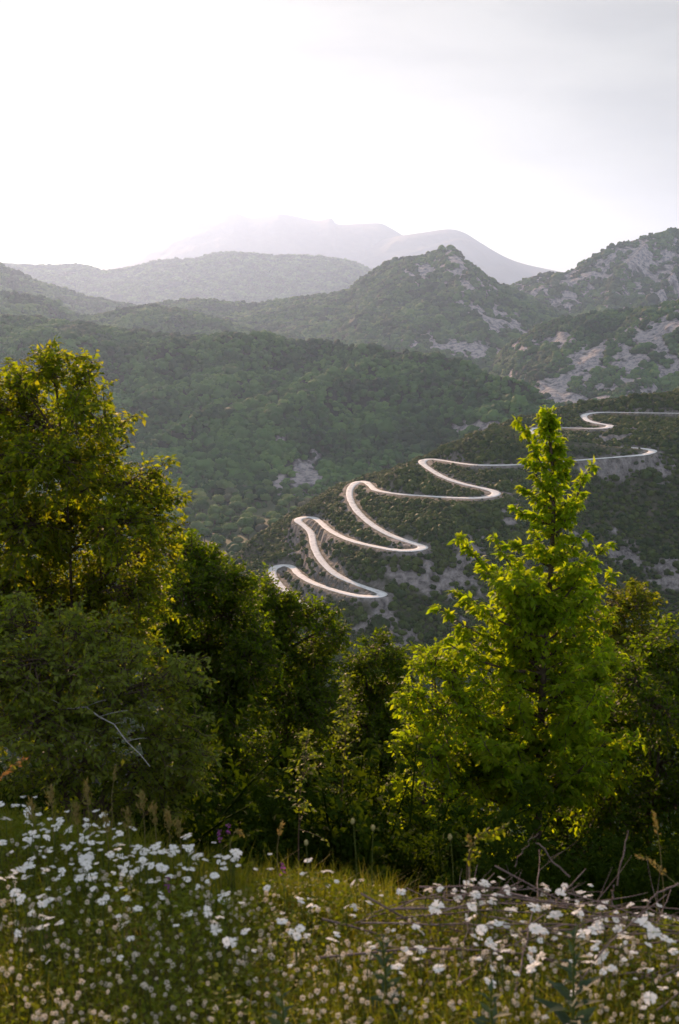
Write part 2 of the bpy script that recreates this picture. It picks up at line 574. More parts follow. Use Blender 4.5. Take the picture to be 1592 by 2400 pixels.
# the road loses height steadily along its length: that fixes the distance of every point
z_road = np.linspace(-88, -170, len(road_px))
for _ in range(6):
    road = PZ(road_px[:, 0], road_px[:, 1], z_road)
    L = np.concatenate([[0], np.cumsum(np.linalg.norm(np.diff(road, axis=0), axis=1))])
    z_road = -88 - 82 * L / L[-1]
n_ = int(L[-1] / 2.5)
road = np.stack([np.interp(np.linspace(0, L[-1], n_), L, road[:, i]) for i in range(3)], -1)
for _ in range(5):
    road[1:-1] = 0.25 * road[:-2] + 0.5 * road[1:-1] + 0.25 * road[2:]

# control points of the slope round the road
ctl = [tuple(p) for p in road[::6]]
crest_px = [(1780, 880, 40), (1690, 892, 40), (1592, 912, 40), (1500, 927, 35), (1420, 945, 25), (1340, 957, 20), (1270, 974, 25), (1200, 994, 25), (1100, 1026, 30), (1040, 1056, 25), (1000, 1072, 18), (930, 1096, 25),
            (870, 1120, 20), (830, 1130, 15), (760, 1176, 22), (720, 1200, 20), (690, 1212, 14), (640, 1275, 14), (622, 1322, 8)]
rpx, rpy, _ = proj(road)
crest3 = []
for x, y, off in crest_px:
    j = np.argmin((rpx - x) ** 2 + (rpy - y) ** 2)
    p = P(x, y, road[j, 1] + off)
    crest3.append(p)
    ctl.append(tuple(p))
    for dx, dy, dz in ((-30, 45, -22), (-80, 110, -75), (-130, 190, -120)):
        q_ = p + np.array([dx, dy, dz])
        q_[2] = max(q_[2], -232)
        ctl.append(tuple(q_))
crest3 = np.array(crest3)
HAIR = {'a': (1318, 154), 'b': (1474, 246), 'c': (893, 402), 'd': (628, 604), 'e': (480, 778)}


def flank(px, py, ref, slope):
    hx, hy = R3([HAIR[ref]])[0]
    j = np.argmin((rpx - hx) ** 2 + (rpy - hy) ** 2)
    x0, y0, z0 = road[j]
    t = -ray(px, py)[2] / ray(px, py)[1]
    Y = (slope * y0 - z0) / (t + slope)
    return tuple(P(px, py, Y))


for a in ((1592, 1030, 'b', .7), (1720, 1030, 'b', .7), (1592, 1110, 'b', .8), (1592, 1230, 'b', .85), (1592, 1340, 'b', .8), (1592, 1480, 'b', .75), (1720, 1230, 'b', .85), (1720, 1450, 'b', .75), (1450, 1160, 'b', .8), (1450, 1300, 'b', .8),
          (1450, 1430, 'b', .75), (1300, 1240, 'c', .75), (1300, 1400, 'c', .75), (1300, 1560, 'c', .7), (1150, 1330, 'd', .7), (1150, 1480, 'd', .7), (1050, 1400, 'd', .7), (1050, 1560, 'd', .65),
          (950, 1460, 'e', .65), (900, 1560, 'e', .6), (800, 1500, 'e', .6), (800, 1640, 'e', .55), (1000, 1680, 'e', .55), (1200, 1640, 'd', .6), (1450, 1560, 'b', .7), (1620, 1600, 'b', .7)):
    ctl.append(flank(*a))
for px_, py_, Y_ in ((600, 1262, 930), (575, 1290, 925), (540, 1310, 930), (560, 1345, 890), (600, 1380, 850), (640, 1440, 800), (680, 1520, 760)):
    ctl.append(tuple(P(px_, py_, Y_)))
ctl = np.array(ctl)
S_ = 100.0


def rbf_fit(pts):
    X = pts[:, :2] / S_
    d = np.linalg.norm(X[:, None] - X[None], axis=-1)
    K = np.where(d > 0, d * d * np.log(np.maximum(d, 1e-9)), 0) + np.eye(len(X)) * 0.02
    A = np.hstack([np.ones((len(X), 1)), X])
    M = np.block([[K, A], [A.T, np.zeros((3, 3))]])
    return X, np.linalg.solve(M, np.concatenate([pts[:, 2], np.zeros(3)]))


RX, RW = rbf_fit(ctl)


def ridge_h(x, y):
    sh = np.shape(x)
    Q = np.stack([np.ravel(x), np.ravel(y)], -1) / S_
    out = np.empty(len(Q))
    for i in range(0, len(Q), 20000):
        q_ = Q[i:i + 20000]
        d = np.linalg.norm(q_[:, None] - RX[None], axis=-1)
        K = np.where(d > 0, d * d * np.log(np.maximum(d, 1e-9)), 0)
        out[i:i + 20000] = K @ RW[:len(RX)] + RW[len(RX)] + q_ @ RW[len(RX) + 1:]
    return out.reshape(sh)


def near_road(x, y):
    """distance to the road and its height there"""
    sh = np.shape(x)
    xf, yf = np.ravel(x), np.ravel(y)
    D, Z = np.full(len(xf), 1e9), np.zeros(len(xf))
    for i in range(0, len(xf), 20000):
        d = np.hypot(xf[i:i + 20000, None] - road[None, :, 0], yf[i:i + 20000, None] - road[None, :, 1])
        j = d.argmin(1)
        D[i:i + 20000] = d[np.arange(len(j)), j]
        Z[i:i + 20000] = road[j, 2]
    return D.reshape(sh), Z.reshape(sh)


gx = np.arange(-190, 360, 2.2)
gy = np.arange(560, 1330, 2.2)
GX, GY = np.meshgrid(gx, gy)
RZ = ridge_h(GX, GY)
D_, Zr = near_road(GX, GY)
rough = 3.2 * fbm(GX / 24, GY / 24, 0, 4, 41) + 1.0 * fbm(GX / 7, GY / 7, 0, 3, 42)
RZ = RZ + rough * sstep(5, 22, D_)
k = 1 - sstep(4.2, 8.5, D_)
RZ = RZ * (1 - k) + (Zr - 0.10) * k
RZ = np.maximum(RZ, VALLEY_Z - 3)
gz_y, gz_x = np.gradient(RZ, 2.2)
SLOPE = np.hypot(gz_x, gz_y)


def grid_val(A, x, y):
    fx = np.clip((np.asarray(x) - gx[0]) / 2.2, 0, len(gx) - 1.001)
    fy = np.clip((np.asarray(y) - gy[0]) / 2.2, 0, len(gy) - 1.001)
    i, j = fx.astype(int), fy.astype(int)
    u, v = fx - i, fy - j
    return A[j, i] * (1 - u) * (1 - v) + A[j, i + 1] * u * (1 - v) + A[j + 1, i] * (1 - u) * v + A[j + 1, i + 1] * u * v


n1 = fbm(GX / 18, GY / 18, RZ / 12, 4, 51)
n2 = fbm(GX / 6, GY / 6, RZ / 5, 3, 52)
qx, qy, _ = proj(np.stack([GX, GY, RZ], -1))
rock = sstep(1.5, 2.2, SLOPE + 0.6 * n1 + 0.4 * n2) * 0.9
ROCKS_R = [(1440, 1025, 95, 20, 3, 1.1), (1560, 1110, 40, 60, 20, .9), (1480, 1100, 70, 22, 0, .7), (1460, 1290, 60, 55, 30, 1.1), (1560, 1340, 60, 60, 0, 1.1), (1420, 1340, 50, 30, 0, .7),
           (900, 1440, 40, 60, 0, 1.1), (960, 1350, 80, 40, 15, .75), (1010, 1310, 70, 50, 20, .7), (1050, 1400, 60, 70, 0, .6), (1195, 1190, 22, 60, 0, .9), (1150, 1130, 60, 12, 0, .7),
           (985, 1275, 60, 14, 10, .8), (900, 1395, 60, 14, 10, .9), (950, 1500, 60, 30, 0, .9), (820, 1470, 30, 40, 0, .6), (680, 1290, 20, 30, 0, .4), (810, 1185, 10, 25, 0, .9), (1110, 1290, 40, 40, 0, .5), (1340, 1260, 40, 30, 0, .7)]
for cx, cy, rx, ry, rt, a in ROCKS_R:
    c_, s_ = math.cos(math.radians(rt)), math.sin(math.radians(rt))
    dx, dy = qx - cx, qy - cy
    d = np.sqrt(((dx * c_ + dy * s_) / rx) ** 2 + ((-dx * s_ + dy * c_) / ry) ** 2)
    rock = np.maximum(rock, sstep(0, 0.3, a * (0.8 - d) + 1.1 * n1 + 0.9 * n2))
bank = (sstep(3.0, 4.2, D_) * (1 - sstep(4.6, 7.6, D_ + 3 * n1)))
rock = np.maximum(rock, bank * 0.85)
RZ = RZ + rock * sstep(7, 14, D_) * (1.2 * n2 + 1.6 * np.abs(n1))
V = np.stack([GX, GY, RZ], -1).reshape(-1, 3)
idx = np.arange(len(V)).reshape(GX.shape)
q = np.stack([idx[:-1, :-1], idx[:-1, 1:], idx[1:, 1:], idx[1:, :-1]], -1).reshape(-1, 4)
me = mesh_np('hillside', V, q, None, True, [M_ridge])
set_attr(me, 'rock', rock.ravel())
tag(link('hillside', me), 'steep scrubby ridge carrying the winding road', 'hillside', None, 'structure')

# road: a strip with a slight camber on its bench
T = nrm(np.gradient(road, axis=0))
side = nrm(np.stack([T[:, 1], -T[:, 0], np.zeros(len(T))], -1))
curv = np.linalg.norm(np.gradient(T, axis=0), axis=1)
kw = np.convolve(np.clip(curv * 9, 0, 1), np.ones(7) / 7, 'same')
hw = 2.15 + 0.8 * kw + 0.28 * fbm(np.arange(len(kw)) * 0.35, 3.0, 0, 3, 88)
rows = []
for s_, dz in ((-1.0, -0.02), (-0.5, 0.04), (0, 0.07), (0.5, 0.04), (1.0, -0.02)):
    rows.append(road + side * (hw * s_)[:, None] + np.array([0, 0, dz]))
bot = [rows[0] + [0, 0, -.5], rows[-1] + [0, 0, -.5]]
rows = [bot[0]] + rows + [bot[1]]
G = np.stack(rows, 1)
idx = np.arange(G.shape[0] * G.shape[1]).reshape(G.shape[:2])
q = np.stack([idx[:-1, :-1], idx[:-1, 1:], idx[1:, 1:], idx[1:, :-1]], -1).reshape(-1, 4)
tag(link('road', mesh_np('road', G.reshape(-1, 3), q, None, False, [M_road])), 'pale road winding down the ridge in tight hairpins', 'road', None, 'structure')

# ---- scrub on the ridge
SHRUB_COLS = [(0.026, 0.048, 0.013), (0.040, 0.070, 0.017), (0.060, 0.092, 0.020), (0.088, 0.120, 0.026), (0.048, 0.066, 0.024)]
M_shrub = leaf_mat('shrub_leaf', SHRUB_COLS, 0.18, rand='object', rough=0.7, spec=0.15)


def clump_crown(seed, n=420, leaf=0.13, squash=0.8, lumps=7):
    """an uneven crown made of many leaf sprays over several lumps, with a dark core that is foliage too"""
    r_ = np.random.default_rng(seed)
    ctr = nrm(r_.normal(0, 1, (lumps, 3))) * r_.uniform(0.25, 0.6, (lumps, 1))
    ctr[:, 2] = np.abs(ctr[:, 2]) * 0.9
    rad = r_.uniform(0.35, 0.6, lumps)
    ci = r_.integers(0, lumps, n)
    d = nrm(r_.normal(0, 1, (n, 3)))
    p = ctr[ci] + d * (rad[ci] * r_.uniform(0.75, 1.08, n))[:, None]
    p[:, 2] = np.maximum(p[:, 2] * squash + 0.1, -0.25)
    t1 = nrm(np.cross(d + r_.normal(0, .5, (n, 3)), r_.normal(0, 1, (n, 3))))
    t2 = nrm(np.cross(d, t1) + r_.normal(0, .3, (n, 3)))
    s = leaf * r_.uniform(0.6, 1.4, n)[:, None]
    V = np.stack([p - t1 * s, p + t2 * s * .7, p + t1 * s * 1.1, p - t2 * s * .7], 1).reshape(-1, 3)
    q = np.arange(n * 4).reshape(n, 4)
    cV, cT = crown_shape(seed + 20, ICO2, 0.5, squash)
    cV = cV * 0.72 + [0, 0, 0.12]
    return V, q, cV, cT


shrub_meshes = []
for i in range(6):
    V, q, cV, cT = clump_crown(100 + i)
    shrub_meshes.append(mesh_np('shrub', np.vstack([V, cV]), q, cT + len(V), False, [M_shrub]))
SCRUB = bpy.data.collections.new('scrub_shapes')
for m_ in shrub_meshes[:5]:
    SCRUB.objects.link(bpy.data.objects.new('scrub_shape', m_))
G_SCRUB = G_FOREST.copy()
for nd in G_SCRUB.nodes:
    if nd.type == 'COLLECTION_INFO':
        nd.inputs['Collection'].default_value = SCRUB

# every road point must stay in view over the shrubs in front of it
r_ok = np.arange(len(road))
rdx, rdy, rdd = proj(road)


def blocks_road(x, y, z, r, h):
    tx, ty, td = proj(np.stack([x, y, z + h], -1))
    bx, by, bd = proj(np.stack([x, y, z], -1))
    wpx = r * F / bd
    bad = np.zeros(len(x), bool)
    for i in range(0, len(x), 4000):
        s_ = slice(i, i + 4000)
        hit = ((np.abs(tx[s_, None] - rdx[None]) < wpx[s_, None] + 2) & (rdy[None] > ty[s_, None] - 3) & (rdy[None] < by[s_, None] + 2) & (rdd[None] > bd[s_, None] - 3))
        bad[s_] = hit.any(1)
    return bad


cand = 130000
cx = rng.uniform(gx[2], gx[-3], cand)
cy = rng.uniform(gy[2], gy[-3], cand)
cz = grid_val(RZ, cx, cy)
cd = grid_val(D_, cx, cy)
crk = grid_val(rock, cx, cy)
dn = fbm(cx / 40, cy / 40, 0, 3, 61)
r = 1.9 * rng.lognormal(0, 0.34, cand) * (1 + 0.3 * dn)
px_, py_, _ = proj(np.stack([cx, cy, cz], -1))
keep = (cd > 3.9 + r * .55) & (rng.uniform(0, 1, cand) > crk * 0.9 - 0.05) & (cz > VALLEY_Z + 1) & (px_ > -300) & (px_ < 1850)
cx, cy, cz, r = cx[keep], cy[keep], cz[keep], r[keep]
h = r * 1.25
blk = blocks_road(cx, cy, cz, r, h)
# low growth may stay where a big shrub would hide the road
small = blk & (rng.uniform(0, 1, len(cx)) < .55)
r = np.where(small, r * .42, r)
h = r * 1.25
blk2 = np.zeros(len(cx), bool)
blk2[small] = blocks_road(cx[small], cy[small], cz[small], r[small], h[small])
keep = ~blk | (small & (~blk2 | (rng.uniform(0, 1, len(cx)) < .22)))
cx, cy, cz, r = cx[keep], cy[keep], cz[keep], r[keep]
# thin out where they pile on each other
order = rng.permutation(len(cx))
cell = {}
sel = []
for i in order:
    kx, ky = int(cx[i] // 3), int(cy[i] // 3)
    ok = True
    for a_ in (-1, 0, 1):
        for b_ in (-1, 0, 1):
            for j in cell.get((kx + a_, ky + b_), ()):
                if (cx[i] - cx[j]) ** 2 + (cy[i] - cy[j]) ** 2 < (0.37 * (r[i] + r[j])) ** 2:
                    ok = False
    if ok:
        cell.setdefault((kx, ky), []).append(i)
        sel.append(i)
sel = np.array(sel)
cx, cy, cz, r = cx[sel], cy[sel], cz[sel], r[sel]
big = r / np.sqrt(cx ** 2 + cy ** 2)
px_, py_, _ = proj(np.stack([cx, cy, cz], -1))
# the shrubs that show largest: on the near side, not hidden behind the trees of the foreground
vis = (px_ > 640) & (px_ < 1580) & (py_ > 900) & (py_ < 1470) & ~((px_ > 1150) & (px_ < 1420) & (py_ > 1150)) & (py_ < 1500 - 0.2 * np.abs(px_ - 900))
score = np.where(vis, big, 0)
ids = np.argsort(-score)[:290]
for i in ids:
    o = link('shrub', shrub_meshes[int(rng.integers(0, 6))], None, (cx[i], cy[i], cz[i] - 0.1 * r[i]))
    s_ = float(r[i])
    o.scale = (s_ * rng.uniform(.9, 1.2), s_ * rng.uniform(.9, 1.2), s_ * rng.uniform(.95, 1.35))
    o.rotation_euler = (0, 0, float(rng.uniform(0, 6.28)))
    tag(o, 'round dark green shrub on the slope beside the winding road', 'shrub', 'shrubs on the ridge slope')
rest = np.setdiff1d(np.arange(len(cx)), ids)
fo = forest('scrub', np.stack([cx, cy, cz - 0.1 * r], -1)[rest], r[rest], 'dark low scrub carpeting the ridge between the bends of the road', 'scrub')
fo.modifiers[0].node_group = G_SCRUB

# low wood on the rest of the valley floor
wx, wy = rng.uniform(-760, 140, 16000), rng.uniform(640, 1640, 16000)
wz = np.where((wx > gx[0]) & (wx < gx[-1]) & (wy > gy[0]) & (wy < gy[-1]), grid_val(RZ, wx, wy), VALLEY_Z)
k_ = (wz < VALLEY_Z + 5) & ~((wy > 1020) & (wx > (380 - 796) / F * wy) & (rng.uniform(0, 1, 16000) < .75))
wx, wy = wx[k_], wy[k_]
wr = 3.6 * rng.lognormal(0, .3, len(wx)) * (1 + .4 * fbm(wx / 60, wy / 60, 0, 2, 81))
forest('forest', np.stack([wx, wy, VALLEY_Z + .5 * wr], -1), wr, 'low wood covering the valley floor under the broad hill')

# ---- trees on the valley floor, seen as single round crowns
VT_COLS = [(0.070, 0.125, 0.045), (0.095, 0.165, 0.055), (0.125, 0.200, 0.065), (0.150, 0.225, 0.075), (0.115, 0.120, 0.095)]
M_vtree = leaf_mat('valley_leaf', VT_COLS, 0.2, rand='object', rough=0.75, spec=0.1)
M_bark = noise_mat('bark', 6, [(0.3, (0.045, 0.035, 0.025)), (0.7, (0.11, 0.09, 0.07))], bump=0.6, bdist=.02)
vt_meshes = []
for i in range(5):
    V, q, cV, cT = clump_crown(200 + i, 1500, 0.085, 0.85, 11)
    vt_meshes.append(mesh_np('crown', np.vstack([V, cV]), q, cT + len(V), False, [M_vtree]))
b_ = Buf()
tubes(b_, np.array([[[0, 0, -1.3], [0.03, 0, -.8], [0, 0.02, -.3], [0.0, 0, 0.3]]]), np.array([[.09, .07, .06, .03]]), 7)
for a_ in range(4):
    an = a_ * 1.6
    tubes(b_, np.array([[[0, 0, -.4], [.15 * math.cos(an), .15 * math.sin(an), -.1], [.4 * math.cos(an), .4 * math.sin(an), .25]]]), np.array([[.045, .03, .012]]), 5)
vt_trunk = b_.mesh('trunk', M_bark)
vt = []
for i in range(2500):
    y = rng.uniform(1060, 1640)
    px = rng.uniform(370, 740)
    x = (px - 796) / F * y * 1.0
    t = 1.0
    p = np.array([x, y, VALLEY_Z])
    qx_, qy_, _ = proj(p)
    if not (1100 < qy_ < 1330):
        continue
    if gx[0] < x < gx[-1] and gy[0] < y < gy[-1] and grid_val(RZ, x, y) > VALLEY_Z + 4:
        continue
    rr = rng.uniform(5.0, 9.0)
    if any((x - a[0]) ** 2 + (y - a[1]) ** 2 < (0.75 * (rr + a[2])) ** 2 for a in vt):
        continue
    vt.append((x, y, rr))
vt = vt[:150]
for x, y, rr in vt:
    root = link('valley_tree', None, None, (x, y, VALLEY_Z))
    c_ = link('crown', vt_meshes[int(rng.integers(0, 5))], root)
    zs = rr * rng.uniform(.85, 1.2)
    c_.location = (0, 0, float(zs * 1.25))
    c_.scale = (float(rr), float(rr * rng.uniform(.9, 1.1)), float(zs))
    c_.rotation_euler = (0, 0, float(rng.uniform(0, 6.28)))
    t_ = link('trunk', vt_trunk, root)
    t_.location = c_.location
    t_.scale = c_.scale
    tag(root, 'round broad-crowned tree standing on the valley floor left of the road ridge', 'tree', 'round trees on the valley floor')

# ------------------------------------------------------------------ the meadow slope in the foreground
def y_edge(x):
    return np.interp(x, [-2.5, -1.1, -0.5, 0, 0.6, 1.2, 2.5], [4.9, 4.55, 4.15, 3.8, 3.65, 3.5, 3.4])


def g_h(x, y):
    x, y = np.asarray(x, float), np.asarray(y, float)
    d = y - y_edge(x)
    sp = np.where(d > 6, d, np.log1p(np.exp(np.clip(d * 5, -40, 40))) / 5)
    far = np.clip(y - 30, 0, None)
    return -1.60 - 0.09 * y - 0.50 * sp + 0.035 * vnoise(x * 1.7, y * 1.7, 0, 91) + 0.10 * far * (1 - np.exp(-far / 200)) + np.clip(y - 8, 0, 60) * 0.004 * vnoise(x / 9, y / 9, 0, 92)


M_earth = noise_mat('meadow_earth', 5, [(0.3, (0.040, 0.040, 0.010)), (0.6, (0.075, 0.065, 0.020)), (0.8, (0.10, 0.08, 0.03))], bump=0.8, bdist=0.03)
us = np.concatenate([np.linspace(-1, 1, 121)])
ys = np.concatenate([np.linspace(-3, 1.2, 10), np.linspace(1.4, 7, 90), np.geomspace(7.2, 470, 70)])
GXm, GYm = np.meshgrid(us, ys)
GXm = GXm * (3.0 + np.maximum(GYm, 0) * 0.62)
GZm = np.maximum(g_h(GXm, GYm), VALLEY_Z - 1)
idx = np.arange(GXm.size).reshape(GXm.shape)
q = np.stack([idx[:-1, :-1], idx[:-1, 1:], idx[1:, 1:], idx[1:, :-1]], -1).reshape(-1, 4)
tag(link('meadow_ground', mesh_np('meadow_ground', np.stack([GXm, GYm, GZm], -1).reshape(-1, 3), q, None, True, [M_earth])),
    'sloping meadow ground at the viewpoint', 'ground', None, 'structure')


def to_ground(px, py, h=0.0):
    """where the sight line through px, py meets the surface h above the meadow"""
    y = np.full(np.shape(px), 3.0)
    dx, dy, dz = ray(px, py)
    for _ in range(60):
        x = dx / dy * y
        y = y + (g_h(x, y) + h - dz / dy * y) / (dz / dy - 0.09) * -1 * -1 * 0.5
        y = np.clip(y, 1.0, 8.0)
    x = dx / dy * y
    return np.stack([x, y, g_h(x, y)], -1)


# ------------------------------------------------------------------ plants: twigs and leaves
LEAF_V = np.array([[0, 0, 0], [0.42, 0.5, 0.10], [0.42, -0.5, 0.10], [0.55, 0, 0], [1.0, 0, -0.10]])
LEAF_Q = np.array([[0, 3, 4, 1], [0, 2, 4, 3]])


def place_leaves(buf, pos, d, n, ln, wd):
    """pos, d (axis), n (normal) : (M,3); ln, wd : (M,)"""
    d = nrm(d)
    b = nrm(np.cross(n, d))
    n = np.cross(d, b)
    V = pos[:, None] + ln[:, None, None] * LEAF_V[None, :, 0:1] * d[:, None] + wd[:, None, None] * LEAF_V[None, :, 1:2] * b[:, None] + ln[:, None, None] * LEAF_V[None, :, 2:3] * n[:, None]
    q = (np.arange(len(pos)) * 5)[:, None, None] + LEAF_Q[None]
    buf.add(V.reshape(-1, 3), q.reshape(-1, 4))


def on_curve(Pc, t):
    """Pc (N,K,3), t (N,m) -> positions and tangents (N,m,3)"""
    Nn, K, _ = Pc.shape
    f = np.clip(t, 0, 0.9999) * (K - 1)
    i = f.astype(int)
    u = (f - i)[..., None]
    r = np.arange(Nn)[:, None]
    a, b = Pc[r, i], Pc[r, i + 1]
    return a * (1 - u) + b * u, nrm(b - a)


def twigs_on(Pc, m, l0, l1, t0=0.25, spread=0.8, up=0.1, K=4, rg=rng, droop=0.1, plan=0.0):
    """m side twigs on every curve; length runs from l0 near the base to l1 at the tip"""
    Nn = len(Pc)
    t = np.sort(t0 + (1 - t0) * (np.arange(m)[None] + rg.uniform(0, 1, (Nn, m))) / m, axis=1)
    p, tg = on_curve(Pc, t)
    rd = nrm(rg.normal(0, 1, (Nn, m, 3)))
    sd = nrm(np.cross(tg, [0, 0, 1.0])) * np.where((np.arange(m) % 2)[None, :, None] == 0, 1, -1)
    out = nrm(rd * (1 - plan) + sd * plan)
    d = nrm(tg * (1 - 0.5 * spread) + out * spread + np.array([0, 0, up]))
    L = (l0 + (l1 - l0) * t) * rg.uniform(0.65, 1.25, (Nn, m))
    L = L[..., None]
    e = p + d * L + np.array([0, 0, -1.0]) * droop * L
    c = p + d * L * 0.55 + np.array([0, 0, 0.06]) * L
    s = np.linspace(0, 1, K)[None, None, :, None]
    Q = (1 - s) ** 2 * p[:, :, None] + 2 * (1 - s) * s * c[:, :, None] + s ** 2 * e[:, :, None]
    return Q.reshape(Nn * m, K, 3)


def leaves_on(buf, Pc, n, ln, ratio=0.5, t0=0.1, droop=0.2, rg=rng, tilt=0.6, side=0.85):
    Nn = len(Pc)
    t = t0 + (1 - t0) * (np.arange(n)[None] + rg.uniform(0.2, 0.8, (Nn, n))) / n
    p, tg = on_curve(Pc, t)
    sd = nrm(np.cross(tg, nrm(np.array([0, 0, 1.0]) + rg.normal(0, 0.35, (Nn, 1, 3)))))
    sd = sd * np.where((np.arange(n) % 2)[None, :, None] == 0, 1, -1)
    d = nrm(tg * 0.6 + sd * side + rg.normal(0, 0.3, (Nn, n, 3)) + np.array([0, 0, -droop]))
    nn = nrm(np.array([0, 0, 1.0]) + rg.normal(0, tilt, (Nn, n, 3)))
    L = ln * rg.uniform(0.6, 1.25, (Nn, n))
    place_leaves(buf, p.reshape(-1, 3), d.reshape(-1, 3), nn.reshape(-1, 3), L.ravel(), (L * ratio * rg.uniform(.85, 1.15, (Nn, n))).ravel())


def clump_plant(name, label, cat, base, clumps, Yd, mat, bark, leaf, ratio=0.55, dens=62, sec=6, per=8, sec_len=0.17, group=None, seed=0, trunk_r=0.05,
                up=0.15, droop=0.2, inner=0.35, stems=1, extra=()):
    """a bush or small tree: limbs run from the stem to leafy masses (px, py, rx, ry [, dY, rdepth]) and end in leafy twigs"""
    rg = np.random.default_rng(seed)
    root = link(name, None, None, base)
    tag(root, label, cat, group)
    wood, fol = Buf(), Buf()
    base = np.asarray(base, float)
    cs = []
    for c in clumps:
        px, py, rx, ry = c[:4]
        dY = c[4] if len(c) > 4 else rg.uniform(-.35, .35)
        Y = Yd + dY
        ctr = P(px, py, Y)
        rxm, rzm = rx * Y / F, ry * Y / F
        rd = c[5] if len(c) > 5 else 0.5 * (rxm + rzm) + 0.12
        cs.append((ctr, np.array([rxm, rd, rzm])))
    allc = np.array([c[0] for c in cs])
    top = allc[allc[:, 2].argmax()]
    mean = allc.mean(0)
    tr_pts = []
    for s_ in range(stems):
        off = np.array([rg.normal(0, .12), rg.normal(0, .12), 0]) if s_ else np.zeros(3)
        tp = mean * .5 + top * .5 if s_ == 0 else mean + (allc[rg.integers(len(allc))] - mean) * .6
        tr = bezier(base + off, base * .5 + tp * .5 + np.array([rg.normal(0, .12), rg.normal(0, .1), 0.3]), tp, 9)
        tubes(wood, tr[None], np.linspace(trunk_r, trunk_r * .25, 9)[None], 7)
        tr_pts.append(tr)
    allp = np.concatenate(tr_pts)
    for ctr, r in cs:
        z_ok = allp[:, 2] < ctr[2] - 0.15 * r[2]
        cand_ = allp[z_ok] if z_ok.any() else allp[:1]
        a = cand_[np.linalg.norm(cand_ - ctr, axis=1).argmin()]
        lb = bezier(a, a * .4 + ctr * .6 + np.array([0, 0, 0.1 + .15 * np.linalg.norm(ctr - a) * rg.uniform(0, 1)]), ctr + np.array([0, 0, .3 * r[2]]), 8)
        tubes(wood, lb[None], np.linspace(trunk_r * .5, trunk_r * .12, 8)[None], 5)
        n1 = max(10, int(dens * 2.1 * r[0] * r[2] * 4))
        st, _ = on_curve(lb[None], rg.uniform(0.45, 1, (1, n1)))
        st = st[0] + nrm(rg.normal(0, 1, (n1, 3))) * r * rg.uniform(0, inner, (n1, 1))
        dd = nrm(rg.normal(0, 1, (n1, 3)) + np.array([0, 0, up]))
        en = ctr + dd * r * rg.uniform(0.55, 1.06, (n1, 1))
        ct = (st + en) / 2 + np.array([0, 0, 0.1]) * np.linalg.norm(en - st, axis=1)[:, None] + rg.normal(0, .04, (n1, 3))
        pr = bezier(st, ct, en, 6)
        tubes(wood, pr, np.linspace(.0055, .0016, 6)[None].repeat(n1, 0), 3)
        sc_ = twigs_on(pr, sec, sec_len * 1.2, sec_len * .6, t0=.3, spread=.85, up=.12, rg=rg)
        tubes(wood, sc_, np.linspace(.0022, .001, 4)[None].repeat(len(sc_), 0), 3)
        leaves_on(fol, sc_, per, leaf, ratio, droop=droop, rg=rg)
        leaves_on(fol, pr, 5, leaf, ratio, t0=.5, droop=droop, rg=rg)
    # shoots that stick out of the outline: (px0, py0, px1, py1)
    for e in extra:
        x0, y0, x1, y1 = e[:4]
        Y = Yd + (e[4] if len(e) > 4 else 0)
        a, b = P(x0, y0, Y), P(x1, y1, Y - .1)
        sh = bezier(a, (a + b) / 2 + np.array([0, 0, .12 * np.linalg.norm(b - a)]), b, 7)[None]
        tubes(wood, sh, np.linspace(.006, .0015, 7)[None], 4)
        lf = e[5] if len(e) > 5 else 1.0
        if lf > 0:
            s2 = twigs_on(sh, int(9 * lf), sec_len * .7, sec_len * .35, t0=.15, rg=rg)
            tubes(wood, s2, np.linspace(.002, .001, 4)[None].repeat(len(s2), 0), 3)
            leaves_on(fol, s2, 5, leaf, ratio, rg=rg)
            leaves_on(fol, sh, 10, leaf, ratio, t0=.1, rg=rg)
    link('crown', fol.mesh('crown', mat, origin=base), root)
    link('trunk', wood.mesh('trunk', bark, True, origin=base), root)
    return root


def base_at(px, Y, dx=0.0):
    x = (px - W0 / 2) / F * Y * 1.03 + dx
    return (float(x), float(Y), float(g_h(x, Y)) - 0.05)


YT = (3.2, 3.2, 0.5)
M_leafA = leaf_mat('broad_leaf', [(0.046, 0.070, 0.006), (0.066, 0.092, 0.007), (0.086, 0.110, 0.008), (0.112, 0.122, 0.012), (0.070, 0.080, 0.009)], 0.54, (4.9, 4.75, 0.9))
M_leafB = leaf_mat('small_grey_leaf', [(0.068, 0.098, 0.014), (0.096, 0.128, 0.018), (0.130, 0.155, 0.024), (0.082, 0.100, 0.016)], 0.44, YT, rough=.6, spec=.2)
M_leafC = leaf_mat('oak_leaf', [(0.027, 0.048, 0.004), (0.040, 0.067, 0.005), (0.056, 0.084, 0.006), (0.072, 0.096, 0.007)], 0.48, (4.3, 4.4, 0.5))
M_leafD = leaf_mat('hornbeam_leaf', [(0.090, 0.140, 0.006), (0.112, 0.165, 0.007), (0.132, 0.178, 0.008), (0.152, 0.180, 0.011), (0.112, 0.145, 0.008)], 0.55, (4.1, 4.05, 0.9))
M_leafE = leaf_mat('olive_leaf', [(0.044, 0.062, 0.006), (0.062, 0.083, 0.007), (0.082, 0.088, 0.010), (0.052, 0.073, 0.006)], 0.50, (4.4, 4.2, 0.8))
M_twig = noise_mat('twig_bark', 20, [(0.3, (0.045, 0.030, 0.020)), (0.7, (0.12, 0.09, 0.065))], bump=.3, bdist=.005)
M_pale = noise_mat('pale_dead_wood', 30, [(0.3, (0.24, 0.23, 0.23)), (0.7, (0.42, 0.40, 0.39))])

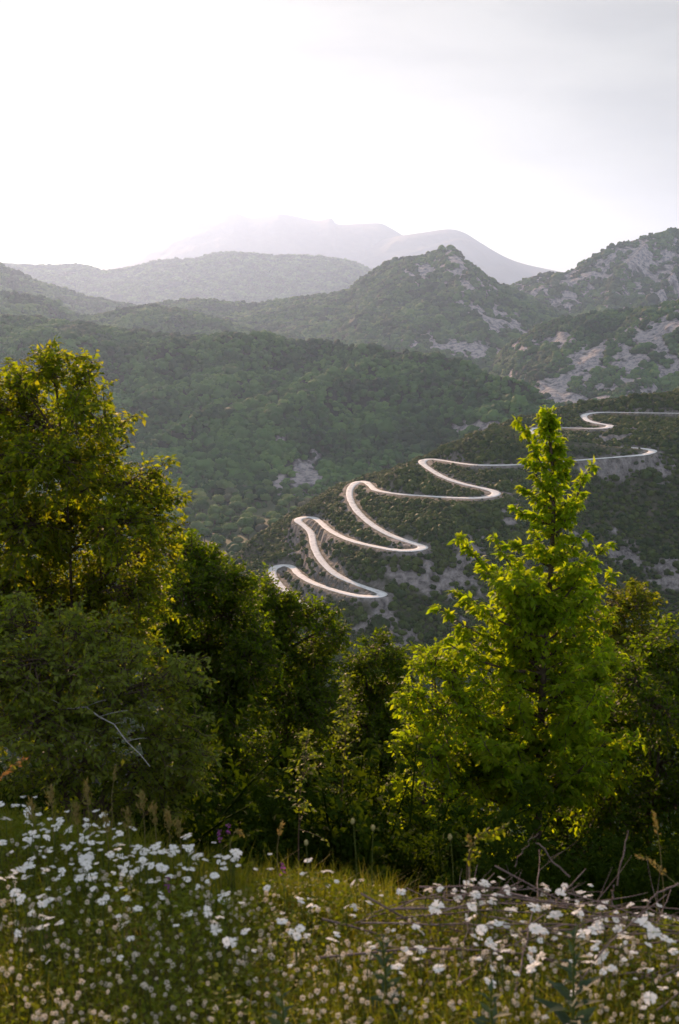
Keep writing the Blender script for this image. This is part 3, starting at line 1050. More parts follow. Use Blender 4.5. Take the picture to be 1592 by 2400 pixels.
# A  tall leafy tree at the left edge
clump_plant('leafy_tree', 'tall broad-leaved tree with a sunlit ragged top at the left edge', 'tree', base_at(100, 8.6),
            [(125, 875, 85, 50, -.1), (205, 905, 50, 55, 0), (40, 930, 70, 60, .1), (70, 1010, 120, 90, .3), (-60, 960, 90, 90), (200, 985, 70, 70, -.3), (255, 1030, 45, 60, .1), (120, 1110, 150, 90, -.3), (230, 1130, 90, 70, .2),
             (-60, 1120, 140, 130), (330, 1160, 80, 60, 0), (385, 1190, 45, 60, .1), (300, 1250, 110, 80, -.4), (150, 1250, 150, 110, .3), (20, 1260, 140, 130, -.3), (370, 1290, 60, 70, .2), (80, 1400, 150, 110, .2), (250, 1380, 120, 100, .3),
             (330, 1410, 70, 80, -.1), (180, 1500, 160, 110, .4), (300, 1530, 90, 110, .2), (-100, 1400, 160, 200), (60, 1620, 200, 150, .6)],
            8.3, M_leafA, M_twig, 0.046, 0.52, dens=62, seed=21, trunk_r=.022,
            extra=[(270, 1010, 318, 972), (345, 1120, 405, 1078), (200, 900, 225, 855), (100, 860, 120, 805), (250, 1000, 240, 905), (390, 1180, 440, 1165), (390, 1260, 435, 1225), (395, 1300, 425, 1340), (60, 900, 15, 850), (150, 850, 205, 835, 0, .6), (280, 1060, 310, 1045, 0, 0)])

# B  greyer bush in front of it
bushB = clump_plant('leafy_bush', 'grey-green bush at the lower left with a bare pale branch arching across it', 'bush', base_at(190, 6.4),
                    [(50, 1480, 120, 70, .1), (180, 1500, 110, 70, .1), (60, 1590, 150, 100, -.2), (200, 1600, 130, 90, -.2), (310, 1590, 80, 80, .1), (-90, 1600, 120, 200), (100, 1720, 170, 100, -.3), (260, 1700, 120, 90, -.1),
                     (385, 1640, 70, 70, .1), (430, 1590, 35, 45, .2), (390, 1740, 80, 70, 0), (450, 1770, 40, 45, .1), (330, 1830, 110, 70, .1), (160, 1820, 180, 70, 0), (430, 1860, 50, 60, .2), (250, 1900, 200, 50, .3)],
                    6.4, M_leafB, M_twig, 0.036, 0.5, dens=58, seed=22, trunk_r=.022, stems=4, sec_len=.17,
                    extra=[(440, 1600, 474, 1540), (440, 1620, 472, 1600), (450, 1680, 485, 1690), (460, 1770, 505, 1780), (440, 1830, 470, 1850), (150, 1480, 190, 1430), (410, 1570, 415, 1545), (60, 1450, 40, 1395), (250, 1480, 285, 1440), (300, 1560, 345, 1520), (20, 1440, 70, 1400), (370, 1600, 420, 1560), (230, 1540, 200, 1470), (430, 1700, 492, 1735)])
b_ = Buf()
br = P(np.array([60, 112, 158, 203, 233, 268, 297, 328, 352]), np.array([1704, 1668, 1661, 1657, 1680, 1698, 1738, 1767, 1797]), np.linspace(6.15, 5.85, 9))
tubes(b_, br[None], np.linspace(.0042, .0018, 9)[None], 6)
for i_, (ex, ey) in ((4, (300, 1665)), (5, (285, 1695)), (6, (345, 1730)), (3, (250, 1640)), (2, (120, 1640))):
    e_ = P(ex, ey, 5.9)
    tubes(b_, bezier(br[i_], (br[i_] + e_) / 2 + [0, 0, .01], e_, 5)[None], np.linspace(.002, .0008, 5)[None], 4)
o = link('bare_branch', b_.mesh('bare_branch', M_pale, True, origin=np.array(bushB.location)), bushB)
o['label'] = 'bare pale leafless branch'

# C  two dark round bushes in the middle, D a smaller one
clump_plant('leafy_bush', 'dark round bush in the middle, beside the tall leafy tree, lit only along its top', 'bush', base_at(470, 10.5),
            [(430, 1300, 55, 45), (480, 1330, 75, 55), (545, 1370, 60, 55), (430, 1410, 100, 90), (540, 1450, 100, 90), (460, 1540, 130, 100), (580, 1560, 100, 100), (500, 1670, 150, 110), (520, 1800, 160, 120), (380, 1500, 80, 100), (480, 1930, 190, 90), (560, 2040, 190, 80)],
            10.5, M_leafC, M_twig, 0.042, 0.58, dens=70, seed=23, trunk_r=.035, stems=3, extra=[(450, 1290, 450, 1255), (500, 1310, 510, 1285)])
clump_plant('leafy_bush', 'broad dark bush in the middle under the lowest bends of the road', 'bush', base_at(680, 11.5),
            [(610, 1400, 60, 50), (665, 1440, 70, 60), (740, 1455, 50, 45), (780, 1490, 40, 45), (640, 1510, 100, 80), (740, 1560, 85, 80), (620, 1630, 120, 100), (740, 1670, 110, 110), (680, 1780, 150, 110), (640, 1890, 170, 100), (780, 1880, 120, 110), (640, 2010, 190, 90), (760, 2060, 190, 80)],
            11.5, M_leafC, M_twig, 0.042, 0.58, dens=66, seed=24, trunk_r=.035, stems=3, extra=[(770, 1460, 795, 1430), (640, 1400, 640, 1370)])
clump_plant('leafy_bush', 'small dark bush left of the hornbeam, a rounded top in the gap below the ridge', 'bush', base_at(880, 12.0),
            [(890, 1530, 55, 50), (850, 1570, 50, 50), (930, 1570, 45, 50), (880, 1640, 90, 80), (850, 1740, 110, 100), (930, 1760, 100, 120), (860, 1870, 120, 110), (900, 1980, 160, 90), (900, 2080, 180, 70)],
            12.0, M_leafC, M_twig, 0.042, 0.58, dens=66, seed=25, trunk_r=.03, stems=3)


# E  hornbeam with the spire
def hornbeam():
    rg = np.random.default_rng(31)
    Y0 = 8.2
    base = np.array(base_at(1262, Y0 + .1))
    root = link('hornbeam_tree', None, None, base)
    tag(root, 'bright yellow-green young hornbeam with a tall narrow spire at the right', 'tree')
    wood, fol = Buf(), Buf()
    tp = [(1262, 1900), (1266, 1760), (1272, 1600), (1280, 1470), (1290, 1350), (1297, 1230), (1296, 1130), (1290, 1040), (1285, 1005), (1281, 972)]
    T = catmull(np.vstack([base, P([a for a, b in tp], [b for a, b in tp], Y0)]), 6)
    tubes(wood, T[None], np.linspace(.032, .003, len(T))[None], 7)
    tqx, tqy, _ = proj(T)
    curves, lens = [], []

    def branch(x1, y1, ys, dY=0.0, bow=0.0, twig=.20, K=10):
        j = np.abs(tqy - ys).argmin()
        a, b = T[j], P(x1, y1, Y0 + dY)
        c = a * .45 + b * .55 + np.array([0, 0, -.16 * np.linalg.norm((b - a)[:2]) + bow])
        curves.append(bezier(a, c, b, K))
        lens.append(twig)

    for x1, y1, ys, dY in ((1217, 985, 1130, -.05), (1236, 1075, 1180, .1), (1210, 1190, 1235, -.1), (1225, 1140, 1200, .15), (1330, 1075, 1140, 0), (1388, 1083, 1265, .05), (1360, 1150, 1270, -.15), (1345, 1170, 1225, .1), (1312, 1040, 1090, .05),
                           (1205, 1265, 1330, .1), (1160, 1268, 1420, -.1), (1078, 1258, 1470, 0), (1125, 1310, 1450, .3), (1370, 1245, 1320, -.2), (1428, 1270, 1400, 0), (1440, 1345, 1440, .1), (1390, 1310, 1390, -.3), (1250, 1240, 1300, -.2),
                           (1060, 1385, 1520, .1), (1030, 1425, 1530, -.1), (1100, 1400, 1500, -.4), (1180, 1350, 1450, -.4), (1160, 1330, 1430, .4), (1380, 1390, 1480, -.4), (1430, 1430, 1520, .2), (1075, 1480, 1560, .1), (1040, 1500, 1580, -.3), (1330, 1330, 1420, .4),
                           (1090, 1530, 1620, .2), (1420, 1500, 1600, -.2), (1440, 1560, 1660, .1), (1130, 1590, 1690, -.4), (1080, 1640, 1740, .1), (1430, 1640, 1750, -.3), (1450, 1720, 1820, .1), (1090, 1740, 1840, -.3), (1120, 1830, 1900, -.2), (1400, 1800, 1880, -.4)):
        branch(x1, y1, ys, dY, twig=.06 if ys < 1300 else .10 if ys < 1600 else .16)
    # limbs towards and away from the camera fill the crown
    for i in range(90):
        ys = rg.uniform(1430, 1900)
        an = rg.choice([-1, 1]) * rg.uniform(.35, 1.35)
        reach = np.interp(ys, [1330, 1500, 1900], [.2, .5, .95]) * rg.uniform(.6, 1.1)
        x1 = np.interp(ys, tqy[::-1], tqx[::-1]) + math.sin(an) * rg.choice([-1, 1]) * reach * .75 * F / Y0
        branch(x1, ys - rg.uniform(60, 150), ys, math.cos(an) * reach * rg.choice([-1, 1]), twig=.18)
    for Cc, tw in zip(curves, lens):
        ln_ = np.linalg.norm(np.diff(Cc, axis=0), axis=1).sum()
        tubes(wood, Cc[None], np.linspace(.005 + .011 * min(1, ln_), .0018, len(Cc))[None], 5)
        m = max(8, int(ln_ / .05))
        s1 = twigs_on(Cc[None], m, tw * 1.15, tw * .4, t0=.03, spread=.75, up=.15, rg=rg, plan=.45, droop=.15)
        tubes(wood, s1, np.linspace(.0028, .001, 4)[None].repeat(len(s1), 0), 3)
        s2 = twigs_on(s1, 3, tw * .5, tw * .3, t0=.3, spread=.8, up=0, rg=rg, plan=.5, droop=.2)
        tubes(wood, s2, np.linspace(.0018, .0008, 4)[None].repeat(len(s2), 0), 3)
        leaves_on(fol, s1, 8, .058, .5, droop=.35, rg=rg, tilt=.5)
        leaves_on(fol, s2, 5, .052, .5, droop=.4, rg=rg, tilt=.5)
        leaves_on(fol, Cc[None], int(8 + ln_ * 18), .05, .5, t0=.3, droop=.3, rg=rg)
    # short shoots on the spire itself
    top = T[tqy < 1400]
    s1 = twigs_on(top[None], 64, .13, .03, t0=0, spread=.8, up=.3, rg=rg, droop=.1)
    tubes(wood, s1, np.linspace(.003, .001, 4)[None].repeat(len(s1), 0), 3)
    s2 = twigs_on(s1, 3, .09, .05, t0=.3, rg=rg, droop=.25)
    leaves_on(fol, s1, 8, .058, .5, droop=.35, rg=rg)
    leaves_on(fol, s2, 5, .045, .5, droop=.4, rg=rg)
    link('crown', fol.mesh('crown', M_leafD, origin=base), root)
    link('trunk', wood.mesh('trunk', M_twig, True, origin=base), root)


hornbeam()

# F  lower bush at the left foot of the hornbeam
clump_plant('leafy_bush', 'yellow-green feathery bush at the left foot of the hornbeam, reaching down to the meadow', 'bush', base_at(1040, 7.8),
            [(1010, 1560, 50, 45, .1), (1070, 1590, 70, 60, .2), (980, 1650, 55, 50, 0), (1060, 1680, 90, 70, 0), (965, 1750, 45, 45, 0), (1020, 1790, 80, 70, -.1), (1100, 1790, 90, 90, .2), (960, 1860, 50, 45, 0), (1040, 1890, 90, 70, -.1), (980, 1940, 70, 45, 0), (1120, 1930, 110, 70, .1), (1040, 2010, 130, 60, .2), (1150, 2040, 140, 60, .2), (1100, 1700, 90, 80, .4)],
            7.8, M_leafD, M_twig, 0.045, 0.5, dens=58, seed=26, trunk_r=.02, stems=4, sec_len=.14,
            extra=[(1020, 1560, 1030, 1515), (990, 1580, 1005, 1530), (970, 1670, 925, 1655), (960, 1740, 920, 1745), (950, 1850, 905, 1835), (955, 1890, 905, 1885)])
# G  bushes behind and right of the hornbeam
clump_plant('leafy_bush', 'brownish olive bush showing behind the right shoulder of the hornbeam', 'bush', base_at(1450, 10.2),
            [(1480, 1400, 45, 45), (1430, 1430, 50, 50), (1510, 1430, 35, 40), (1470, 1490, 80, 60), (1400, 1520, 80, 70), (1460, 1590, 100, 80), (1400, 1680, 110, 90)],
            10.2, M_leafE, M_twig, 0.045, 0.55, dens=42, seed=27, trunk_r=.025, stems=3, extra=[(1490, 1390, 1490, 1365), (1440, 1410, 1432, 1385), (1510, 1420, 1530, 1400)])
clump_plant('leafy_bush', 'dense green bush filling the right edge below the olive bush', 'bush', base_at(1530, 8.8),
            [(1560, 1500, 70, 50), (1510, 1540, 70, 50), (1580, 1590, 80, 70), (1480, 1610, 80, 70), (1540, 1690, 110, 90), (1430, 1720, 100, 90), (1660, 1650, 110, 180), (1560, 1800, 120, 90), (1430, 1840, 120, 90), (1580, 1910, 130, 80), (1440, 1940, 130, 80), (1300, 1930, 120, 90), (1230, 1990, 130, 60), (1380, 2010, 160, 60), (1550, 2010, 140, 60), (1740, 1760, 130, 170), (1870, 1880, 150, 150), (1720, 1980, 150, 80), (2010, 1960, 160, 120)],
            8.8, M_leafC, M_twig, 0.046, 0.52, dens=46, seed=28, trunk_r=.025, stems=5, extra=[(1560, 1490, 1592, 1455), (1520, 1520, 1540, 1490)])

# thick growth on the slope below the meadow, behind and under the bushes
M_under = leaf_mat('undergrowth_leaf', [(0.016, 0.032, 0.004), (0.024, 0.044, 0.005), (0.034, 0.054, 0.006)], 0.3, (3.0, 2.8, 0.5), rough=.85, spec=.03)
UNDER = bpy.data.collections.new('undergrowth_shapes')
for i in range(4):
    rg = np.random.default_rng(300 + i)
    wb, fb = Buf(), Buf()
    st = rg.normal(0, .12, (46, 3)) * [1, 1, .3]
    dd = nrm(rg.normal(0, 1, (46, 3)) * [1, 1, .7] + [0, 0, .55])
    en = dd * rg.uniform(.6, 1.05, (46, 1))
    pr = bezier(st, (st + en) / 2 + [0, 0, .1], en, 6)
    s1 = twigs_on(pr, 7, .3, .15, t0=.2, rg=rg)
    leaves_on(fb, s1, 14, .048, .55, rg=rg)
    leaves_on(fb, pr, 12, .048, .55, t0=.3, rg=rg)
    tubes(fb, pr, np.linspace(.012, .003, 6)[None].repeat(46, 0), 3)
    UNDER.objects.link(bpy.data.objects.new('undergrowth_shape', fb.mesh('undergrowth_shape', M_under)))
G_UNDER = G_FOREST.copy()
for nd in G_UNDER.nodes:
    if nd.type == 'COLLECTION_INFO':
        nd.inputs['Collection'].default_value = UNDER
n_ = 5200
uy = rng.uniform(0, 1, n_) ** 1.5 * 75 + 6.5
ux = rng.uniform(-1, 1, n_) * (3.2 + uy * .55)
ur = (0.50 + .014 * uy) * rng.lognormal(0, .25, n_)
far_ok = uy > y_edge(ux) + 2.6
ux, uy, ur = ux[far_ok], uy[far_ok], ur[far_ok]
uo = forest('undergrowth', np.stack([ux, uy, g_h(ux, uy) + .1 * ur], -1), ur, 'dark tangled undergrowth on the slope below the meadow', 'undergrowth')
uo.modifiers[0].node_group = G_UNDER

# ------------------------------------------------------------------ meadow: grass, clover, white wildflowers
def in_meadow(n, x0=-3.2, x1=3.2, y0=1.35, over=0.55, power=1.0):
    x = rng.uniform(x0, x1, n)
    ye = y_edge(x) + over
    y = y0 + (ye - y0) * rng.uniform(0, 1, n) ** power
    n_in = np.abs(x) < 0.36 * y + 0.45
    k = n_in | ((np.abs(x) < 0.36 * y + 1.9) & (rng.uniform(0, 1, n) < .6))
    return x[k], y[k]


def blades(buf, x, y, h, w, lean, az, z0=None):
    n = len(x)
    z = g_h(x, y) - 0.01 if z0 is None else z0
    b = np.stack([x, y, z], -1)
    d = np.stack([np.cos(az), np.sin(az), np.zeros(n)], -1)
    s = np.stack([-np.sin(az), np.cos(az), np.zeros(n)], -1)
    tw = rng.normal(0, .6, n)
    s = s * np.cos(tw)[:, None] + d * np.sin(tw)[:, None]
    lv = []
    for t, ww in ((0, .9), (.4, 1.0), (.75, .7)):
        c = b + d * (lean * h * t ** 2)[:, None] + np.array([0, 0, 1.0]) * (h * t * (1 - .25 * lean * t))[:, None]
        lv += [c - s * (w * ww / 2)[:, None], c + s * (w * ww / 2)[:, None]]
    tip = b + d * (lean * h)[:, None] + np.array([0, 0, 1.0]) * (h * (1 - .25 * lean))[:, None]
    V = np.stack(lv + [tip], 1)
    o = (np.arange(n) * 7)[:, None]
    q = np.concatenate([o + [0, 1, 3, 2], o + [2, 3, 5, 4]])
    buf.add(V.reshape(-1, 3), q, o + [4, 5, 6])


M_grass = leaf_mat('grass_blade', [(0.072, 0.088, 0.006), (0.105, 0.118, 0.008), (0.130, 0.132, 0.012), (0.088, 0.105, 0.008), (0.180, 0.145, 0.035), (0.110, 0.126, 0.012), (0.095, 0.108, 0.010)], 0.42, (2.2, 2.3, 0.9), rough=.6)
M_cover = leaf_mat('clover_leaf', [(0.075, 0.105, 0.008), (0.100, 0.125, 0.010), (0.125, 0.135, 0.012)], 0.4, (2.3, 2.3, 0.8), rough=.6)
gb = Buf()
x, y = in_meadow(185000)
tuft = fbm(x * 2.2, y * 2.2, 0, 3, 71)
keep = rng.uniform(0, 1, len(x)) < 0.72 + 0.5 * tuft
x, y, tuft = x[keep], y[keep], tuft[keep]
h = (0.062 + 0.055 * np.clip(tuft + .3, 0, 1)) * rng.lognormal(0, .33, len(x))
far_ = sstep(-0.7, 0.1, y - y_edge(x))
h = h * (1 + 0.25 * far_ * (x < 0.2)) * (1 - .42 * sstep(.2, .5, x) * sstep(-.75, -.45, y - y_edge(x)))
blades(gb, x, y, np.minimum(h, .22), rng.uniform(.0016, .0034, len(x)), rng.uniform(.05, .95, len(x)), rng.uniform(0, 6.28, len(x)))
# thin seed stalks
x, y = in_meadow(5300, over=.4)
h = rng.uniform(.09, .22, len(x))
blades(gb, x, y, h, np.full(len(x), .0016), rng.uniform(.05, .4, len(x)), rng.uniform(0, 6.28, len(x)))
tag(link('grass', gb.mesh('grass', M_grass)), 'olive green meadow grass with dry stalks in the foreground', 'grass', None, 'stuff')
cb = Buf()
x, y = in_meadow(170000, over=.2)
z = g_h(x, y) + rng.uniform(.015, .12, len(x)) * (1 + .6 * fbm(x * 3, y * 3, 0, 2, 72))
ln_ = rng.uniform(.009, .019, len(x))
dd = nrm(rng.normal(0, 1, (len(x), 3)) * [1, 1, .4])
place_leaves(cb, np.stack([x, y, z], -1), dd, nrm(rng.normal(0, .5, (len(x), 3)) + [0, 0, 1]), ln_, ln_ * .75)
tag(link('clover_leaves', cb.mesh('clover_leaves', M_cover)), 'small clover leaves low among the meadow grass', 'ground cover', None, 'stuff')

# white lace-like wildflowers
M_petal = leaf_mat('white_petal', [(0.78, 0.77, 0.76), (0.84, 0.83, 0.82)], 0.3, (1.1, 1.1, 1.08), rough=.7, spec=.1)
M_fcent = noise_mat('flower_centre', 300, [(0.3, (0.42, 0.44, 0.26)), (0.7, (0.72, 0.71, 0.60))])
M_stem = noise_mat('green_stem', 60, [(0.3, (0.05, 0.075, 0.012)), (0.7, (0.09, 0.11, 0.02))])
PET_V = np.array([[0.10, 0, 0], [0.55, 0.20, 0.07], [0.55, -0.20, 0.07], [0.60, 0, 0.02], [0.95, 0.30, 0.03], [0.95, -0.30, 0.03], [0.86, 0.0, 0.04], [1.0, 0.13, 0.0], [1.0, -0.13, 0.0]])
PET_Q = [[0, 3, 6, 1], [0, 2, 6, 3]]
PET_F = [[1, 6, 7, 4], [2, 5, 8, 6]]


def flower_head(seed):
    rg = np.random.default_rng(seed)
    b = Buf()
    n = int(rg.integers(7, 10))
    for i in range(n):
        a = 6.283 * i / n + rg.normal(0, .12)
        ln = rg.uniform(.78, 1.08)
        tilt = rg.normal(-.02, .16)
        V = PET_V * [ln, rg.uniform(.95, 1.3), 1]
        V = np.stack([V[:, 0] * math.cos(tilt) - V[:, 2] * math.sin(tilt), V[:, 1], V[:, 0] * math.sin(tilt) + V[:, 2] * math.cos(tilt)], -1)
        c, s = math.cos(a), math.sin(a)
        V = np.stack([V[:, 0] * c - V[:, 1] * s, V[:, 0] * s + V[:, 1] * c, V[:, 2] + rg.normal(0, .02)], -1)
        b.add(V, np.array([[0, 3, 6, 1], [0, 2, 6, 3], [1, 6, 7, 4], [2, 5, 8, 6]]))
    # inner ring of small florets
    m = 26
    r = np.sqrt(rg.uniform(.02, .28, m))
    a = rg.uniform(0, 6.28, m)
    pos = np.stack([r * np.cos(a), r * np.sin(a), rg.uniform(.03, .1, m)], -1)
    place_leaves(b, pos, nrm(rg.normal(0, 1, (m, 3)) * [1, 1, .3]), nrm(rg.normal(0, .3, (m, 3)) + [0, 0, 1]), rg.uniform(.16, .28, m), rg.uniform(.14, .24, m))
    return b.mesh('petals', M_petal)


heads = [flower_head(400 + i) for i in range(7)]
cb_ = Buf()
V_, T_ = ico(2)
for i in range(9):
    a = i * 2.4
    r = .05 * math.sqrt(i)
    cb_.add(V_ * [.05, .05, .035] + [r * math.cos(a), r * math.sin(a), .10], None, T_)
centre_me = cb_.mesh('flower_centre', M_fcent, True)
sb = Buf()
tubes(sb, np.array([[[0, 0, 0], [.012, .006, .35], [.006, .012, .7], [0, 0, 1.0]]]), np.array([[.0022, .002, .0017, .0014]]), 5)
stem_me = sb.mesh('stem', M_stem)

CL = [(130, 2060, 110, 45, 1.3), (300, 1985, 200, 45, 1.0), (450, 2030, 90, 55, .9), (640, 1960, 190, 35, .6), (740, 2205, 45, 22, .5), (640, 2075, 70, 40, .6), (880, 1990, 150, 30, .35), (1150, 2095, 110, 55, .8), (1180, 2195, 110, 45, 1.0),
      (1350, 2130, 140, 55, .9), (1500, 2230, 90, 90, .9), (1210, 2270, 60, 22, .8), (60, 1890, 50, 40, .4), (1560, 2300, 50, 60, .7), (220, 1990, 60, 40, .8), (1300, 2060, 200, 40, .4), (100, 1960, 90, 50, .6), (800, 2100, 300, 70, .16)]


def dens_px(px, py):
    d = 0
    for a, b, sx, sy, w in CL:
        d = d + w * np.exp(-0.5 * (((px - a) / sx) ** 2 + ((py - b) / sy) ** 2))
    return d


x, y = in_meadow(12600, over=.1, y0=1.9)
hh = rng.uniform(.11, .22, len(x))
px, py, _ = proj(np.stack([x, y, g_h(x, y) + hh], -1))
inside = (px > -40) & (px < 1640) & (py < 2440)
dn = np.where(inside, dens_px(px, py), 0.35 * (rng.uniform(0, 1, len(x)) < .5))
k = rng.uniform(0, 1, len(x)) < (dn * 0.20 + 0.065 * (py < 2290))
x, y, hh, px, py, inside = x[k], y[k], hh[k], px[k], py[k], inside[k]
fs = rng.uniform(.007, .0165, len(x)) * rng.choice([1, 1, 1, 1.45], len(x))
order = np.argsort(-(fs / y) * inside)
big_, small_ = order[:296], order[296:]
WF = 'white lacy wildflower on a thin green stem among the foreground grass'
for i in big_:
    root = link('wildflower', None, None, (x[i], y[i], g_h(x[i], y[i])))
    tag(root, WF, 'flower', 'white wildflowers in the meadow')
    hd = link('petals', heads[int(rng.integers(0, 7))], root)
    hd.location = (0, 0, float(hh[i]))
    hd.scale = (float(fs[i]),) * 3
    hd.rotation_euler = (float(rng.normal(.16, .3)), float(rng.normal(0, .25)), float(rng.uniform(0, 6.28)))
    c_ = link('flower_centre', centre_me, hd)
    st_ = link('stem', stem_me, root)
    st_.scale = (1, 1, float(hh[i]))
    st_.rotation_euler = (0, 0, float(rng.uniform(0, 6.28)))
FLOWERS = bpy.data.collections.new('flower_shapes')
for i in range(5):
    b_ = Buf()
    me = heads[i]
    V_h = np.array([v.co[:] for v in me.vertices])
    Q_h = np.array([list(p.vertices) for p in me.polygons])
    b_.add(V_h, Q_h)
    FLOWERS.objects.link(bpy.data.objects.new('flower_shape', b_.mesh('flower_shape', M_petal)))


def scatter_stuff(name, coll, pts, size, label, cat, tilt=.25):
    g = G_FOREST.copy()
    for nd in g.nodes:
        if nd.type == 'COLLECTION_INFO':
            nd.inputs['Collection'].default_value = coll
    o = forest(name, pts, size, label, cat)
    o.modifiers[0].node_group = g
    return o


i = small_
if len(i):
    scatter_stuff('wildflowers', FLOWERS, np.stack([x[i], y[i], g_h(x[i], y[i]) + hh[i]], -1), fs[i], 'remaining smaller white wildflowers scattered through the grass', 'flowers')

# white clover heads
M_clover = leaf_mat('clover_floret', [(0.62, 0.58, 0.50), (0.74, 0.70, 0.62), (0.66, 0.56, 0.50)], 0.25, (1.1, 1.05, .95), rough=.8, spec=.1)
clv, CLOV = [], bpy.data.collections.new('clover_shapes')
for i in range(4):
    rg = np.random.default_rng(500 + i)
    b_ = Buf()
    m = 46
    d = nrm(rg.normal(0, 1, (m, 3)) + [0, 0, .35])
    place_leaves(b_, d * .35 * [1, 1, .85], nrm(d + rg.normal(0, .25, (m, 3))), nrm(np.cross(d, rg.normal(0, 1, (m, 3)))), rg.uniform(.5, .75, m), rg.uniform(.22, .34, m))
    hd = b_.mesh('clover_head', M_clover)
    clv.append(hd)
    CLOV.objects.link(bpy.data.objects.new('clover_shape', hd))
x, y = in_meadow(10200, over=-.2)
hh = rng.uniform(.06, .14, len(x))
px, py, _ = proj(np.stack([x, y, g_h(x, y) + hh], -1))
inside = (px > -20) & (px < 1610) & (py < 2420)
wgt = .42 + .6 * sstep(2000, 2330, py) + .35 * fbm(x * 3, y * 3, 0, 2, 73)
k = rng.uniform(0, 1, len(x)) < wgt
x, y, hh, inside = x[k], y[k], hh[k], inside[k]
fs = rng.uniform(.0058, .0098, len(x))
order = np.argsort(-(fs / y) * inside)
for i in order[:296]:
    root = link('clover', None, None, (x[i], y[i], g_h(x[i], y[i])))
    tag(root, 'small cream clover head low in the foreground grass', 'clover', 'cream clover heads in the meadow')
    hd = link('flower_head', clv[int(rng.integers(0, 4))], root)
    hd.location = (0, 0, float(hh[i]))
    hd.scale = (float(fs[i]),) * 3
    hd.rotation_euler = (float(rng.normal(0, .4)), float(rng.normal(0, .4)), float(rng.uniform(0, 6.28)))
    st_ = link('stem', stem_me, root)
    st_.scale = (.7, .7, float(hh[i]))
i = order[296:]
scatter_stuff('clover_heads', CLOV, np.stack([x[i], y[i], g_h(x[i], y[i]) + hh[i]], -1), fs[i], 'remaining tiny clover heads dotted all over the meadow', 'clover')

# ------------------------------------------------------------------ heap of cut sticks at the right
M_stick = noise_mat('dry_stick', 25, [(0.3, (0.09, 0.062, 0.058)), (0.6, (0.19, 0.145, 0.138)), (0.8, (0.30, 0.25, 0.235))], bump=.5, bdist=.003)


def stick_mesh(p, r0, r1, forks=(), seed=0):
    rg = np.random.default_rng(seed)
    p = np.asarray(p, float)
    b = Buf()
    K = 9
    c = catmull(p, max(2, int(K / (len(p) - 1))))
    c = c + rg.normal(0, .004, c.shape) * np.sin(np.linspace(0, 3.14, len(c)))[:, None]
    rr = np.linspace(r0, r1, len(c)) * rg.uniform(.9, 1.12, len(c))
    tubes(b, c[None], rr[None], 6)
    n = len(c)
    b.add(np.vstack([c[0], c[-1]]), None, None)
    for t, d, L in forks:
        j = int(t * (n - 1))
        e = c[j] + np.asarray(d) * L
        f = bezier(c[j], (c[j] + e) / 2 + rg.normal(0, .01, 3), e, 5)
        tubes(b, f[None], np.linspace(rr[j] * .6, rr[j] * .2, 5)[None], 5)
    o = p[0]
    return b.mesh('stick', M_stick, True, origin=o), o


for i in range(96):
    rg = np.random.default_rng(600 + i)
    px = rg.uniform(1035, 1680) if i > 14 else rg.uniform(1000, 1250)
    depth = rg.uniform(-.35, .30)
    gx_ = (px - W0 / 2) / F * 3.5
    yb = y_edge(gx_) + depth - .12
    c = np.array([gx_ * 1.04, yb, 0])
    lay = rg.uniform(0, 1)
    edge = np.interp(px, [1000, 1150, 1300, 1700], [.4, .9, 1.0, 1.1])
    c[2] = g_h(c[0], c[1]) + .03 + .20 * lay * edge * (1 - abs(depth) * 1.2)
    an = rg.normal(0, .38) + (0 if rg.uniform() < .8 else 1.2)
    L = rg.uniform(.22, .75)
    d = np.array([math.cos(an), math.sin(an) * .8, rg.normal(0, .13)])
    mid = c + np.array([0, 0, rg.normal(0, .025)])
    fk = [(rg.uniform(.3, .9), nrm(d + rg.normal(0, .7, 3)), rg.uniform(.05, .18)) for _ in range(int(rg.integers(0, 4)))]
    me, o_ = stick_mesh([c - d * L / 2, mid, c + d * L / 2], rg.uniform(.0016, .0038), rg.uniform(.0008, .0015), fk, i)
    tag(link('stick', me, None, o_), 'thin dry stick lying in the heap of cut branches at the right', 'stick', 'sticks in the branch heap')


def P2(lst, Y):
    return P([a for a, b in lst], [b for a, b in lst], Y)


for lst, Y, r0, r1, fk, lab in (
        ([(1447, 2075), (1457, 2020), (1466, 1975), (1473, 1946)], 3.62, .0024, .0018, (), 'upright reddish brown stalk behind the stick heap at the right'),
        ([(1335, 2055), (1300, 2022), (1268, 1985), (1256, 1976)], 3.55, .0026, .0014, ((.5, (.5, 0, .3), .08), (.3, (-.6, .1, .3), .06)), 'slanting bare stick rising to the left out of the heap'),
        ([(1208, 2032), (1222, 2000), (1238, 1972), (1262, 1953)], 3.6, .0016, .0008, ((.7, (.3, 0, .5), .05),), 'thin curved dark stem rising above the left end of the heap'),
        ([(1592, 2070), (1555, 2090), (1530, 2110), (1500, 2140)], 3.3, .0026, .0014, (), 'grey stick leaning down across the right end of the heap'),
        ([(1436, 2120), (1436, 2095), (1438, 2074)], 3.4, .003, .0026, (), 'short upright stub of cut branch in the heap')):
    me, o_ = stick_mesh(P2(lst, Y), r0, r1, fk, int(lst[0][0]))
    tag(link('stick', me, None, o_), lab, 'stick')

# ------------------------------------------------------------------ single plants that stand out of the meadow
M_seed = leaf_mat('dry_seed_head', [(0.20, 0.16, 0.06), (0.28, 0.22, 0.09), (0.16, 0.17, 0.05)], .3, (1.6, 1.4, .8), rough=.8)
M_seedr = leaf_mat('rusty_seed_head', [(0.30, 0.15, 0.05), (0.40, 0.22, 0.08), (0.24, 0.11, 0.05)], .3, (1.6, 1.4, .8), rough=.8)
M_stemdry = noise_mat('dry_stem', 60, [(0.3, (0.12, 0.10, 0.035)), (0.7, (0.22, 0.18, 0.07))])


